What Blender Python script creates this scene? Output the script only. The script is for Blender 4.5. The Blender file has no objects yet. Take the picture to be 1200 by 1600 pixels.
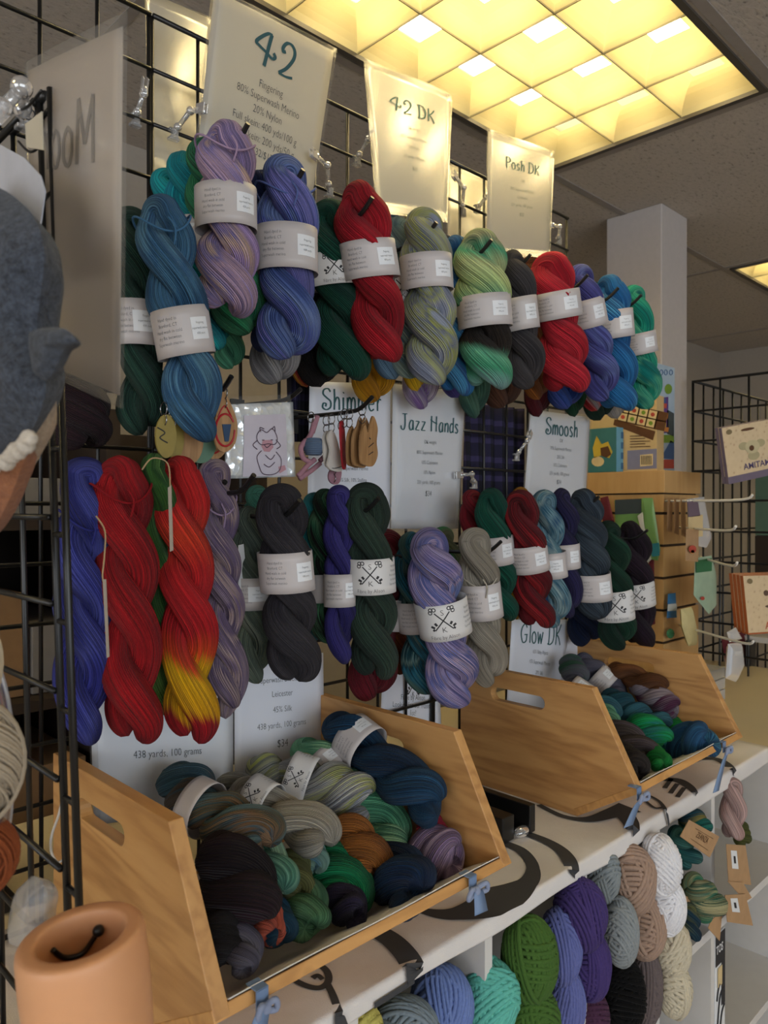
import bpy, bmesh, math, random
import numpy as np
from mathutils import Vector, Matrix

S = bpy.context.scene
COL = S.collection
PI = math.pi
# ------------------------------------------------------------------ camera, light, exposure
H = 1.45                                   # eye height; wall grid is the plane y = 0, x runs along it
CAM = np.array((0.0, -1.02, H))
FPX = 1185.0
TH = math.radians(45.7)
cd = bpy.data.cameras.new('camera')
cd.sensor_fit = 'VERTICAL'; cd.sensor_height = 24; cd.sensor_width = 18
cd.lens = 24 * FPX / 1600
cd.clip_start = 0.02
cd.dof.use_dof = True; cd.dof.focus_distance = 1.12; cd.dof.aperture_fstop = 6.5
cam = bpy.data.objects.new('camera', cd); COL.objects.link(cam)
cam.location = CAM
cam.rotation_euler = (PI / 2 - 0.0042, 0, TH - PI / 2)
S.camera = cam
S.view_settings.view_transform = 'Standard'
S.view_settings.look = 'None'
S.view_settings.exposure = -0.1
S.view_settings.gamma = 1
S.cycles.use_denoising = True
S.cycles.max_bounces = 8
S.cycles.transparent_max_bounces = 24
LAMP_E = 26.0                               # ceiling lamp radiance
w = bpy.data.worlds.new('world'); S.world = w
w.use_nodes = True
w.node_tree.nodes['Background'].inputs[0].default_value = (0.82, 0.9, 1.0, 1)
w.node_tree.nodes['Background'].inputs[1].default_value = 0.3


def area(name, loc, rot, sx, sy, power, col):
    l = bpy.data.lights.new(name, 'AREA'); l.shape = 'RECTANGLE'
    l.size = sx; l.size_y = sy; l.energy = power; l.color = col
    o = bpy.data.objects.new(name, l); COL.objects.link(o)
    o.location = loc; o.rotation_euler = rot
    return o


# daylight through the shop front behind the photographer
area('daylight_area', (-0.6, -4.6, 1.75), (math.radians(90), 0, math.radians(-6)), 4.5, 2.2, 120, (0.9, 0.95, 1.0))
area('daylight_area', (-3.6, -1.7, 1.7), (math.radians(90), 0, math.radians(-90)), 3.0, 2.0, 85, (0.95, 0.97, 1.0))  # added fill from the left to brighten the Moon sign, no window known there

# ------------------------------------------------------------------ geometry helpers
_f = np.array((math.cos(TH), math.sin(TH), 0.0)); _r = np.array((math.sin(TH), -math.cos(TH), 0.0)); _u = np.array((0, 0, 1.0))


def ray(px, py):
    return _f + _r * ((px - 600) / FPX) + _u * ((795 - py) / FPX)


def pt(px, py, y=None, z=None, x=None, d=None):
    """the point of the place seen at photo position (px, py) on a known plane"""
    v = ray(px, py)
    if y is not None: t = (y - CAM[1]) / v[1]
    elif z is not None: t = (z + H - CAM[2]) / v[2]      # z given relative to eye height
    elif x is not None: t = (x - CAM[0]) / v[0]
    else: t = d
    return CAM + v * t


def depth(p):
    return float(np.dot(np.asarray(p) - CAM, _f))


def nrm(v):
    v = np.asarray(v, float); return v / (np.linalg.norm(v) + 1e-12)


def catmull(P, n=8, closed=False):
    P = [np.asarray(p, float) for p in P]
    if len(P) < 3 and not closed:
        return np.array([P[0] + (P[-1] - P[0]) * t for t in np.linspace(0, 1, n + 1)])
    m = len(P); out = []
    rng = range(m) if closed else range(m - 1)
    for i in rng:
        if closed: a, b, c, e = P[(i - 1) % m], P[i], P[(i + 1) % m], P[(i + 2) % m]
        else: a, b, c, e = P[max(i - 1, 0)], P[i], P[i + 1], P[min(i + 2, m - 1)]
        for k in range(n):
            t = k / n
            out.append(.5 * (2 * b + (c - a) * t + (2 * a - 5 * b + 4 * c - e) * t * t + (3 * b - a - 3 * c + e) * t ** 3))
    if not closed: out.append(P[-1])
    return np.array(out)


class MB:
    def __init__(s): s.v = []; s.f = []; s.m = []; s.uv = []; s.n = 0

    def add(s, V, F, mi=0, UV=None):
        V = np.asarray(V, float)
        s.v.append(V)
        for k, q in enumerate(F):
            s.f.append([i + s.n for i in q]); s.m.append(mi)
            s.uv.append(None if UV is None else [UV[i] for i in q])
        s.n += len(V)

    def grid(s, G, mi=0, cu=False, cv=False, UV=None):
        nu, nv = G.shape[:2]
        F = []
        for i in range(nu if cu else nu - 1):
            for j in range(nv if cv else nv - 1):
                a, b = i, (i + 1) % nu; c, d = j, (j + 1) % nv
                F.append((a * nv + c, a * nv + d, b * nv + d, b * nv + c))
        s.add(G.reshape(-1, 3), F, mi, UV)

    def box(s, c, sz, R=None, mi=0):
        V = np.array([(x, y, z) for x in (-.5, .5) for y in (-.5, .5) for z in (-.5, .5)]) * np.asarray(sz)
        if R is not None: V = V @ np.asarray(R).T
        V = V + np.asarray(c)
        s.add(V, [(0, 1, 3, 2), (4, 6, 7, 5), (0, 4, 5, 1), (2, 3, 7, 6), (0, 2, 6, 4), (1, 5, 7, 3)], mi)

    def span(s, a, b, mi=0):
        a = np.asarray(a, float); b = np.asarray(b, float); s.box((a + b) / 2, np.abs(b - a), None, mi)

    def tube(s, P, r, n=8, mi=0, closed=False, cap=True):
        P = np.asarray(P, float); m = len(P)
        r = np.broadcast_to(np.asarray(r, float), (m,))
        T = np.gradient(P, axis=0) if not closed else np.roll(P, -1, 0) - np.roll(P, 1, 0)
        T /= np.linalg.norm(T, axis=1, keepdims=True) + 1e-12
        N = frames(T)
        B = np.cross(T, N)
        a = np.linspace(0, 2 * PI, n, endpoint=False)
        G = P[:, None] + r[:, None, None] * (N[:, None] * np.cos(a)[None, :, None] + B[:, None] * np.sin(a)[None, :, None])
        n0 = s.n
        s.grid(G, mi, closed, True)
        if cap and not closed:
            s.f.append([n0 + i for i in range(n)][::-1]); s.m.append(mi); s.uv.append(None)
            s.f.append([n0 + (m - 1) * n + i for i in range(n)]); s.m.append(mi); s.uv.append(None)

    def ball(s, c, r, n=10, mi=0):
        r = np.broadcast_to(np.asarray(r, float), (3,))
        th = np.linspace(0.001, PI - .001, n); a = np.linspace(0, 2 * PI, n * 2, endpoint=False)
        G = np.stack([np.sin(th)[:, None] * np.cos(a), np.sin(th)[:, None] * np.sin(a), np.cos(th)[:, None] * np.ones_like(a)], -1) * r + np.asarray(c)
        s.grid(G, mi, False, True)

    def prism(s, poly, nvec, mi=0):
        """solid from a planar polygon (list of 3D points) swept by nvec"""
        P = np.asarray(poly, float); k = len(P)
        V = np.vstack([P, P + np.asarray(nvec)])
        F = [list(range(k))[::-1], list(range(k, 2 * k))] + [(i, (i + 1) % k, k + (i + 1) % k, k + i) for i in range(k)]
        s.add(V, F, mi)

    def ribbon(s, P, wv, mi=0, off=0):
        """flat strip along P; wv gives the half-width vector at each point"""
        P = np.asarray(P); G = np.stack([P - wv, P + wv], 1) + off
        s.grid(G, mi)

    def build(s, name, mats, parent=None, smooth=False, bevel=0, solid=0):
        if not isinstance(mats, (list, tuple)): mats = [mats]
        V = np.vstack(s.v)
        if parent is not None: V = V - np.array(parent.matrix_world.translation if parent.parent else parent.location)
        me = bpy.data.meshes.new(name)
        me.from_pydata(V.tolist(), [], s.f)
        for m in mats: me.materials.append(m)
        if len(mats) > 1: me.polygons.foreach_set('material_index', s.m)
        if any(u is not None for u in s.uv):
            L = me.uv_layers.new(name='UVMap'); fl = []
            for u, q in zip(s.uv, s.f):
                for k in range(len(q)): fl.extend((0, 0) if u is None else u[k])
            L.data.foreach_set('uv', fl)
        if smooth: me.polygons.foreach_set('use_smooth', [True] * len(me.polygons))
        return link(name, me, parent, bevel, solid)


def frames(T):
    N = np.zeros_like(T)
    ref = np.array((0, 0, 1.0)) if abs(T[0][2]) < .9 else np.array((1.0, 0, 0))
    n = nrm(np.cross(np.cross(T[0], ref), T[0]))
    for i in range(len(T)):
        n = n - T[i] * np.dot(n, T[i]); n = n / (np.linalg.norm(n) + 1e-12); N[i] = n
    return N


def link(name, me, parent=None, bevel=0, solid=0):
    o = bpy.data.objects.new(name, me); COL.objects.link(o)
    if parent is not None: o.parent = parent
    if bevel:
        b = o.modifiers.new('bevel', 'BEVEL'); b.width = bevel; b.segments = 2; b.limit_method = 'ANGLE'
    if solid:
        b = o.modifiers.new('solid', 'SOLIDIFY'); b.thickness = solid; b.offset = -1
    return o


def grid_mesh(name, V, nu, nv, mats, UV=None, cv=True, smooth=True, extra=None):
    """fast quad mesh of an nu x nv vertex grid, closed around v"""
    me = bpy.data.meshes.new(name)
    i = np.arange(nu - 1)[:, None]; j = np.arange(nv if cv else nv - 1)[None, :]
    jn = (j + 1) % nv
    F = np.stack([i * nv + j, i * nv + jn, (i + 1) * nv + jn, (i + 1) * nv + j], -1).reshape(-1, 4)
    nf = len(F)
    me.vertices.add(len(V)); me.vertices.foreach_set('co', np.asarray(V, np.float32).ravel())
    me.loops.add(nf * 4); me.loops.foreach_set('vertex_index', F.astype(np.int32).ravel())
    me.polygons.add(nf); me.polygons.foreach_set('loop_start', np.arange(nf, dtype=np.int32) * 4)
    me.polygons.foreach_set('use_smooth', np.full(nf, smooth))
    if UV is not None:
        uvl = me.uv_layers.new(name='UVMap')
        u = UV[0][F // nv]; v = UV[1][F % nv].copy()
        jj = (F % nv); wrap = (jj[:, 1] == 0) & (jj[:, 0] == nv - 1)
        v[wrap, 1] += 1; v[wrap, 2] += 1
        uvl.data.foreach_set('uv', np.stack([u, v], -1).astype(np.float32).ravel())
    me.update(calc_edges=True); me.validate()
    for m in (mats if isinstance(mats, (list, tuple)) else [mats]): me.materials.append(m)
    return me


def thing(name, label, cat, loc, group=None):
    o = bpy.data.objects.new(name, None); COL.objects.link(o)
    o.empty_display_size = .02
    o.location = Vector([float(c) for c in loc])
    return tag(o, label, cat, group)


def tag(o, label, cat, group=None, kind=None):
    o['label'] = label; o['category'] = cat
    if group: o['group'] = group
    if kind: o['kind'] = kind
    return o


def struct(o):
    o['kind'] = 'structure'; return o


def sub(o):                                     # parent for sub-parts built in the same coordinates
    return o


# ------------------------------------------------------------------ materials
def lin(c):
    if isinstance(c, str):
        c = c.lstrip('#'); c = [int(c[i:i + 2], 16) / 255 for i in (0, 2, 4)]
    return [x / 12.92 if x <= .04045 else ((x + .055) / 1.055) ** 2.4 for x in c]


_M = {}


class NT:
    def __init__(s, name):
        s.m = bpy.data.materials.new(name); s.m.use_nodes = True
        s.t = s.m.node_tree; s.b = s.t.nodes['Principled BSDF']; s.o = s.t.nodes['Material Output']

    def n(s, ty, ins=None, **kw):
        x = s.t.nodes.new(ty)
        for k, v in kw.items(): setattr(x, k, v)
        for k, v in (ins or {}).items():
            if isinstance(v, bpy.types.NodeSocket): s.t.links.new(v, x.inputs[k])
            else: x.inputs[k].default_value = v
        return x

    def math(s, op, a, b=None):
        return s.n('ShaderNodeMath', {0: a, **({1: b} if b is not None else {})}, operation=op).outputs[0]

    def ramp(s, fac, cols, pos=None, interp='LINEAR'):
        r = s.n('ShaderNodeValToRGB', {0: fac}); e = r.color_ramp.elements; r.color_ramp.interpolation = interp
        k = len(cols)
        while len(e) < k: e.new(0.5)
        for i, c in enumerate(cols):
            e[i].position = (i / max(k - 1, 1)) if pos is None else pos[i]
            e[i].color = (*lin(c), 1)
        return r.outputs[0]

    def mix(s, bl, fac, a, b):
        x = s.n('ShaderNodeMix', data_type='RGBA', blend_type=bl)
        for i, v in ((0, fac), (6, a), (7, b)):
            if isinstance(v, bpy.types.NodeSocket): s.t.links.new(v, x.inputs[i])
            else: x.inputs[i].default_value = v
        return x.outputs[2]

    def bump(s, h, strength=.3, dist=.002):
        b = s.n('ShaderNodeBump', {'Height': h, 'Strength': strength, 'Distance': dist})
        s.t.links.new(b.outputs[0], s.b.inputs['Normal'])

    def set(s, **k):
        for a, v in k.items():
            i = s.b.inputs[a.replace('_', ' ')]
            if isinstance(v, bpy.types.NodeSocket): s.t.links.new(v, i)
            else: i.default_value = v
        return s


def plain(name, c, rough=.6, metal=0, spec=.4, coat=0, vary=.06, scale=40):
    key = ('p', name)
    if key in _M: return _M[key]
    t = NT(name)
    tc = t.n('ShaderNodeTexCoord')
    ns = t.n('ShaderNodeTexNoise', {'Vector': tc.outputs['Object'], 'Scale': scale, 'Detail': 3})
    a = lin(c)
    lo = [max(0, x * (1 - vary * 2)) for x in a] + [1]; hi = [min(1, x * (1 + vary * 2)) for x in a] + [1]
    colr = t.mix('MIX', ns.outputs[0], lo, hi)
    t.set(Base_Color=colr, Roughness=rough, Metallic=metal)
    t.b.inputs['Specular IOR Level'].default_value = spec
    t.b.inputs['Coat Weight'].default_value = coat
    _M[key] = t.m
    return t.m


def yarn(name, pal, ku=9, kr=.5, strands=58, bump=.8, ctr=(.34, .66), zone=None, L=1):
    key = ('y', name)
    if key in _M: return _M[key]
    t = NT(name)
    uv = t.n('ShaderNodeUVMap'); sp = t.n('ShaderNodeSeparateXYZ', {0: uv.outputs[0]})
    u, v = sp.outputs[0], sp.outputs[1]
    a = t.math('MULTIPLY', v, 2 * PI); c = t.math('COSINE', a); s_ = t.math('SINE', a)
    sd = (len(_M) * 7.31) % 50
    def vec(k, r): return t.n('ShaderNodeCombineXYZ', {0: t.math('ADD', t.math('MULTIPLY', u, k), sd), 1: t.math('MULTIPLY', c, r), 2: t.math('MULTIPLY', s_, r)}).outputs[0]
    n2 = t.n('ShaderNodeTexNoise', {'Vector': vec(7, 10), 'Scale': 1.0, 'Detail': 2.5}).outputs[0]
    n1 = t.n('ShaderNodeTexNoise', {'Vector': vec(ku, kr), 'Scale': 1.0, 'Detail': 1.0}).outputs[0]
    f = t.math('ADD', n1, t.math('MULTIPLY', t.math('SUBTRACT', n2, .5), .35))
    f = t.n('ShaderNodeMapRange', {0: f, 1: ctr[0], 2: ctr[1]}).outputs[0]
    col = t.ramp(f, pal if len(pal) > 1 else pal * 2)
    if zone:                                  # hand-dyed sections along the length of the hank
        z_ = t.n('ShaderNodeSeparateXYZ', {0: t.n('ShaderNodeTexCoord').outputs['Object']}).outputs[2]
        g = t.math('ADD', t.math('DIVIDE', z_, L), t.math('ADD', t.math('MULTIPLY', t.math('SUBTRACT', n1, .5), .22), t.math('MULTIPLY', t.math('SUBTRACT', n2, .5), .10)))
        col = t.ramp(g, [c_ for _, c_ in zone], [p_ for p_, _ in zone])
    br = t.n('ShaderNodeMapRange', {0: n2, 1: .3, 2: .7, 3: .42, 4: 1.25}).outputs[0]
    col = t.mix('MULTIPLY', 1.0, col, t.n('ShaderNodeCombineColor', {0: br, 1: br, 2: br}).outputs[0])
    w_ = t.math('SINE', t.math('ADD', t.math('MULTIPLY', a, strands), t.math('MULTIPLY', n2, 7)))
    hgt = t.math('ADD', t.math('MULTIPLY', w_, .5), n2)
    t.set(Base_Color=col, Roughness=.75); t.b.inputs['Specular IOR Level'].default_value = .14
    t.b.inputs['Sheen Weight'].default_value = .04
    t.bump(hgt, bump, .0034)
    _M[key] = t.m
    return t.m


def wood(name, c1, c2, c3, axis='y', scale=1.0, rough=.5):
    t = NT(name)
    tc = t.n('ShaderNodeTexCoord')
    sc = {'y': (9, 1.2, 9), 'x': (1.2, 9, 9), 'z': (9, 9, 1.2)}[axis]
    mp = t.n('ShaderNodeMapping', {'Vector': tc.outputs['Object'], 'Scale': [k * scale for k in sc]})
    ns = t.n('ShaderNodeTexNoise', {'Vector': mp.outputs[0], 'Scale': 1.6, 'Detail': 2, 'Distortion': .6})
    wv = t.math('SINE', t.math('MULTIPLY', ns.outputs[0], 42))
    f = t.math('ADD', t.math('MULTIPLY', wv, .14), t.math('MULTIPLY', ns.outputs[0], .6))
    mp2 = t.n('ShaderNodeMapping', {'Vector': tc.outputs['Object'], 'Scale': [k * 14 for k in sc]})
    n2 = t.n('ShaderNodeTexNoise', {'Vector': mp2.outputs[0], 'Scale': 1.0, 'Detail': 3})
    f = t.math('ADD', f, t.math('MULTIPLY', t.math('SUBTRACT', n2.outputs[0], .5), .5))
    col = t.ramp(f, [c3, c2, c1], [.0, .35, .8])
    vo = t.n('ShaderNodeTexVoronoi', {'Vector': tc.outputs['Object'], 'Scale': 5.0})
    kn = t.n('ShaderNodeMapRange', {0: vo.outputs['Distance'], 1: .025, 2: .07, 3: .45, 4: 1.0}).outputs[0]
    col = t.mix('MULTIPLY', 1.0, col, t.n('ShaderNodeCombineColor', {0: kn, 1: kn, 2: kn}).outputs[0])
    t.set(Base_Color=col, Roughness=rough)
    t.bump(n2.outputs[0], .12, .001)
    return t.m


def paper(name, c, trans=.4, coat=.35, rough=.45):
    t = NT(name)
    tc = t.n('ShaderNodeTexCoord')
    ns = t.n('ShaderNodeTexNoise', {'Vector': tc.outputs['Object'], 'Scale': 9, 'Detail': 2})
    a = lin(c); col = t.mix('MIX', ns.outputs[0], [x * .95 for x in a] + [1], [min(1, x * 1.04) for x in a] + [1])
    t.set(Base_Color=col, Roughness=rough)
    t.b.inputs['Coat Weight'].default_value = coat; t.b.inputs['Coat Roughness'].default_value = .12
    t.bump(ns.outputs[0], .25, .01)
    if trans:
        tr = t.n('ShaderNodeBsdfTranslucent', {'Color': (*a, 1)})
        mx = t.n('ShaderNodeMixShader', {0: trans, 1: t.b.outputs[0], 2: tr.outputs[0]})
        t.t.links.new(mx.outputs[0], t.o.inputs[0])
    return t.m


def clear(name, tint=(1, 1, 1), gloss=.12, rough=.08, milky=0.0, fres=1.0):
    t = NT(name)
    tr = t.n('ShaderNodeBsdfTransparent', {'Color': (*tint, 1)})
    gl = t.n('ShaderNodeBsdfGlossy', {'Color': (1, 1, 1, 1), 'Roughness': rough})
    lw = t.n('ShaderNodeFresnel', {'IOR': 1.45})
    f = t.math('ADD', t.math('MULTIPLY', lw.outputs[0], fres), gloss - .04)
    mx = t.n('ShaderNodeMixShader', {0: f, 1: tr.outputs[0], 2: gl.outputs[0]})
    out = mx
    if milky:
        df = t.n('ShaderNodeBsdfDiffuse', {'Color': (.85, .86, .88, 1)})
        out = t.n('ShaderNodeMixShader', {0: milky, 1: mx.outputs[0], 2: df.outputs[0]})
    t.t.links.new(out.outputs[0], t.o.inputs[0])
    return t.m


M_BLACK = plain('black_metal', '#131313', .35, 0, .5, vary=.02)
M_INK = plain('ink', '#4a5054', .7, vary=.02)
M_TEAL_INK = plain('teal_ink', '#2f5a5e', .6, vary=.02)
M_PRINT = plain('print_black', '#2b2b2e', .7, vary=.02)
M_SIGN = paper('sign_paper', '#e6e2d8', .62, .1)
M_SIGN2 = paper('sign_paper_low', '#e6eaf4', .15, .1)
M_LAM = clear('laminate_film', (.99, .99, .98), .035, .26, .02, .3)
M_CLIP = clear('clear_plastic', (.92, .92, .92), .22, .06, .12)
M_BAND = paper('band_paper', '#beb8b7', .05, .1)
M_BANDW = paper('band_white', '#d2d1d0', .05, .1)
M_STICK = plain('sticker_white', '#dcdfe2', .4, vary=.02)
M_WHITE = plain('white_laminate', '#cfcdca', .45, vary=.02)
M_KRAFT = plain('kraft_card', '#a98762', .8, vary=.08)
M_PINE = wood('pine', '#c89c64', '#bd8f58', '#a27444', 'y')
M_PINE_X = wood('pine_lip', '#d0a064', '#c69458', '#aa7b46', 'x')
# ------------------------------------------------------------------ the room
ZC = H + 1.02


def ceiling_mat():
    t = NT('ceiling_tile'); tc = t.n('ShaderNodeTexCoord')
    mp = t.n('ShaderNodeMapping', {'Vector': tc.outputs['Object'], 'Scale': (55, 120, 60)})
    ns = t.n('ShaderNodeTexNoise', {'Vector': mp.outputs[0], 'Scale': 1.0, 'Detail': 4, 'Roughness': .7})
    col = t.ramp(ns.outputs[0], ['#7d766f', '#b0a9a1', '#b9b2aa'], [.3, .42, .7])
    t.set(Base_Color=col, Roughness=.95); t.bump(ns.outputs[0], .5, .004)
    return t.m


def wall_mat(name, c):
    t = NT(name); tc = t.n('ShaderNodeTexCoord')
    ns = t.n('ShaderNodeTexNoise', {'Vector': tc.outputs['Object'], 'Scale': 60, 'Detail': 3})
    a = lin(c); t.set(Base_Color=t.mix('MIX', ns.outputs[0], [x * .93 for x in a] + [1], [min(1, x * 1.05) for x in a] + [1]), Roughness=.85)
    t.bump(ns.outputs[0], .15, .002)
    return t.m


M_CEIL = ceiling_mat(); M_WALL = wall_mat('wall_paint', '#a0978b'); M_COLUMN = wall_mat('column_paint', '#b3aca8')
M_FLOOR = wall_mat('floor_vinyl', '#a89c8e')
LX = [(0.74, 1.96), (3.30, 4.52), (-1.82, -0.60)]
LY = [(-0.35, 0.262), (-3.0, -2.39)]  # rear row and leftmost column: unseen fixtures added to light the scene
m = MB(); m.span((-4, -4.6, -.05), (5.1, 1.05, 0)); struct(m.build('floor', M_FLOOR))
m = MB(); m.span((-4, 1.0, 0), (5.1, 1.06, ZC)); struct(m.build('wall_back', M_WALL))
m = MB(); m.span((5.05, -4.6, 0), (5.11, 1.0, ZC)); struct(m.build('wall_right', M_WALL))
m = MB(); m.span((2.43, .145, 0), (2.625, .348, ZC)); o = struct(m.build('trim_1', M_COLUMN, bevel=.004))
# ceiling, left open over every recessed fixture
xs = sorted({-4, 5.05} | {v for a in LX for v in a}); ys = sorted({-4.6, 1.0} | {v for a in LY for v in a})
m = MB()
for i in range(len(xs) - 1):
    for j in range(len(ys) - 1):
        if (xs[i], xs[i + 1]) in LX and (ys[j], ys[j + 1]) in LY: continue
        m.span((xs[i], ys[j], ZC), (xs[i + 1], ys[j + 1], ZC + .02))
struct(m.build('ceiling', M_CEIL))
m = MB()
M_TBAR = plain('ceiling_tee', '#8f8984', .6)
for xx in (-.6, .72, 1.98, 3.28, 4.54):
    m.span((xx - .012, -4.6, ZC - .002), (xx + .012, 1.0, ZC))
for yy in (-3.62, -3.02, -2.37, -1.6, -.98, -.37, .282):
    m.span((-4, yy - .012, ZC - .0025), (5.05, yy + .012, ZC))
struct(m.build('trim_2', M_TBAR))

t = NT('lamp_glow'); t.b.inputs['Base Color'].default_value = (0, 0, 0, 1)
t.b.inputs['Emission Color'].default_value = (1.0, .80, .42, 1); t.b.inputs['Emission Strength'].default_value = LAMP_E
M_LAMP = t.m
t = NT('louver_film')
t.set(Base_Color=(*lin('#f1e6b8'), 1), Roughness=.35)
tr_ = t.n('ShaderNodeBsdfTranslucent', {'Color': (.150, .131, .076, 1)})
t.t.links.new(t.n('ShaderNodeMixShader', {0: .5, 1: t.b.outputs[0], 2: tr_.outputs[0]}).outputs[0], t.o.inputs[0])
M_LOUVER = t.m
M_FRAME = plain('fixture_frame', '#4b463f', .5, vary=.02)


def fixture_meshes():
    Lx, Ly = 1.22, .612
    fr = MB()
    for (a, b) in (((0, 0, -.006), (Lx, .016, .13)), ((0, Ly - .016, -.006), (Lx, Ly, .13)), ((0, 0, -.006), (.016, Ly, .13)), ((Lx - .016, 0, -.006), (Lx, Ly, .13))):
        fr.span(a, b)
    lp = MB(); lp.span((.016, .016, .118), (Lx - .016, Ly - .016, .13))
    lv = MB()
    nx, ny = 6, 3
    cx, cy = (Lx - .032) / nx, (Ly - .032) / ny
    # every cell: four concave blades that widen upward round a small opening
    q = np.linspace(0, 1, 7)
    for i in range(nx):
        for j in range(ny):
            x0, y0 = .016 + i * cx, .016 + j * cy; x1, y1 = x0 + cx, y0 + cy
            mx, my = (x0 + x1) / 2, (y0 + y1) / 2
            k = q ** 1.5 * .60; z = .004 + .058 * np.sin(q * PI / 2)
            sides = [((x0, y0), (x1, y0)), ((x1, y0), (x1, y1)), ((x1, y1), (x0, y1)), ((x0, y1), (x0, y0))]
            for (p, r) in sides:
                G = np.zeros((7, 9, 3))
                for b, s_ in enumerate(np.linspace(0, 1, 9)):
                    ex, ey = p[0] + (r[0] - p[0]) * s_, p[1] + (r[1] - p[1]) * s_
                    G[:, b, 0] = ex + (mx - ex) * k; G[:, b, 1] = ey + (my - ey) * k
                    G[:, b, 2] = z
                lv.grid(G)
    # thin seams along the cell edges
    for i in range(1, nx): lv.span((.016 + i * cx - .0012, .016, .002), (.016 + i * cx + .0012, Ly - .016, .006), 1)
    for j in range(1, ny): lv.span((.016, .016 + j * cy - .0012, .002), (Lx - .016, .016 + j * cy + .0012, .006), 1)
    return fr, lv, lp


_fx = fixture_meshes(); _fo = None
M_SEAM = plain('louver_seam', '#8b8468', .5)
lab = {(0, 0): 'large recessed ceiling light with yellow egg-crate louver above the yarn wall', (1, 0): 'second recessed ceiling light farther back above the wire racks',
       (2, 0): 'unseen recessed ceiling light added beyond the left end of the yarn wall', (0, 1): 'unseen recessed ceiling light added over the aisle behind the viewer',
       (1, 1): 'unseen recessed ceiling light added over the aisle far right behind the viewer', (2, 1): 'unseen recessed ceiling light added over the aisle far left behind the viewer'}
for j in range(2):
    for i in range(3):
        r_ = thing('ceiling_light', lab[(i, j)], 'ceiling light', (LX[i][0], LY[j][0], ZC), 'recessed ceiling lights')
        if _fo is None:
            mm = []
            for nm, b, mt in zip(('housing', 'louver', 'lamp_panel'), _fx, (M_FRAME, [M_LOUVER, M_SEAM], M_LAMP)):
                o = b.build(nm, mt, None); o.parent = r_; mm.append(o)
            for p_ in mm[1].data.polygons: p_.use_smooth = False
            _fo = mm
        else:
            for o in _fo:
                c = o.copy(); COL.objects.link(c); c.parent = r_

# ------------------------------------------------------------------ shelf unit with its top, cloth
ZT = -.544                                    # table top, relative to eye height
YF = -.395                                    # its front edge
ZTW = ZT + H
M_TOP = plain('counter_top', '#cbbd9c', .35, vary=.03, scale=5)
sh = thing('cube_shelf', 'long white cube shelf unit under the yarn wall with pale beige top', 'shelf', (1.2, -.2, 0))
m = MB(); m.span((-.35, YF, ZTW - .022), (2.75, .36, ZTW - .001)); m.build('top_board', M_TOP, sh, bevel=.002)
m = MB(); m.span((-.35, .33, 0), (2.75, .345, ZTW - .022)); m.build('back_panel', M_WHITE, sh)
DIV = [-.34, -.17, .075, .32, .565, .81, 1.052, 1.30, 1.54, 2.03, 2.52, 2.735]
for xd in DIV:
    m = MB(); m.span((xd - .008, YF + .004, 0.02), (xd + .008, .33, ZTW - .022)); m.build('divider', M_WHITE, sh)
for zz in (-.842, -1.13, -1.43):
    m = MB(); m.span((-.34, YF + .003, H + zz - .018), (2.735, .33, H + zz)); m.build('shelf_board', M_WHITE, sh)

t = NT('cloth_canvas'); tc = t.n('ShaderNodeTexCoord')
ns = t.n('ShaderNodeTexNoise', {'Vector': tc.outputs['Object'], 'Scale': 14, 'Detail': 3})
wv = t.n('ShaderNodeTexNoise', {'Vector': tc.outputs['Object'], 'Scale': 700, 'Detail': 1})
t.set(Base_Color=t.ramp(ns.outputs[0], ['#cfcbc9', '#dcd9d6']), Roughness=.8); t.bump(t.math('ADD', ns.outputs[0], t.math('MULTIPLY', wv.outputs[0], .15)), .35, .008)
M_CLOTH = t.m
M_MOTIF = plain('cloth_print', '#3c3d40', .8, vary=.04)
XC1 = 1.835
hem = lambda x: ZT - .010 - .022 * np.clip((x + .2) / 1.9, 0, 1) + .002 * np.sin(x * 21)


def cloth_pt(x, s):
    """s: distance from the back edge, over the top and down the front"""
    yb = .02
    flat = yb - YF + .004
    if s <= flat - .006: return (x, yb - s, H + ZT + .0015 + .0006 * math.sin(x * 35 + s * 20))
    if s <= flat + .006:
        a = (s - flat + .006) / .012 * PI / 2
        return (x, YF - .004 + .006 - .006 * math.sin(a) - .001, H + ZT + .0015 - .006 * (1 - math.cos(a)))
    d = s - flat - .006
    return (x, YF - .0055 - .004 * math.sin(x * 17) * min(1, d * 40) ** 2 * .5, H + ZT - .0045 - d)


m = MB(); nx = 90
G = np.zeros((nx, 22, 3))
for i, x in enumerate(np.linspace(-.3, XC1, nx)):
    dr = (ZT - .0045) - float(hem(x))
    flat = .02 - YF + .004
    ss = list(np.linspace(0, flat - .006, 9)) + list(np.linspace(flat - .004, flat + .006, 6)) + list(flat + .006 + np.linspace(.15, 1, 7) * dr)
    for j, s_ in enumerate(ss): G[i, j] = cloth_pt(x, s_)
m.grid(G)
cl = thing('tablecloth', 'white canvas cloth printed with big black keys covering the shelf top', 'tablecloth', (1.0, -.2, H + ZT))
m.build('canvas', M_CLOTH, cl, smooth=True, solid=.0009)


def on_cloth(px, py):
    p = pt(px, py, z=ZT + .003)
    if p[1] > YF - .004: return p
    p = pt(px, py, y=YF - .0085)
    return p


def stroke(pts, wds, mb, n=8):
    """printed stroke: photo positions dropped on the cloth, widths in metres"""
    P = catmull([on_cloth(*q) for q in pts], n)
    T = np.gradient(P, axis=0)
    up = np.array([(0, 0, 1.0) if p[1] > YF - .005 else (0, -1.0, 0) for p in P])
    W = np.cross(up, T); W /= np.linalg.norm(W, axis=1, keepdims=True) + 1e-9
    wd = np.interp(np.linspace(0, 1, len(P)), np.linspace(0, 1, len(wds)), wds)
    mb.ribbon(P, W * wd[:, None] / 2)


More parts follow.
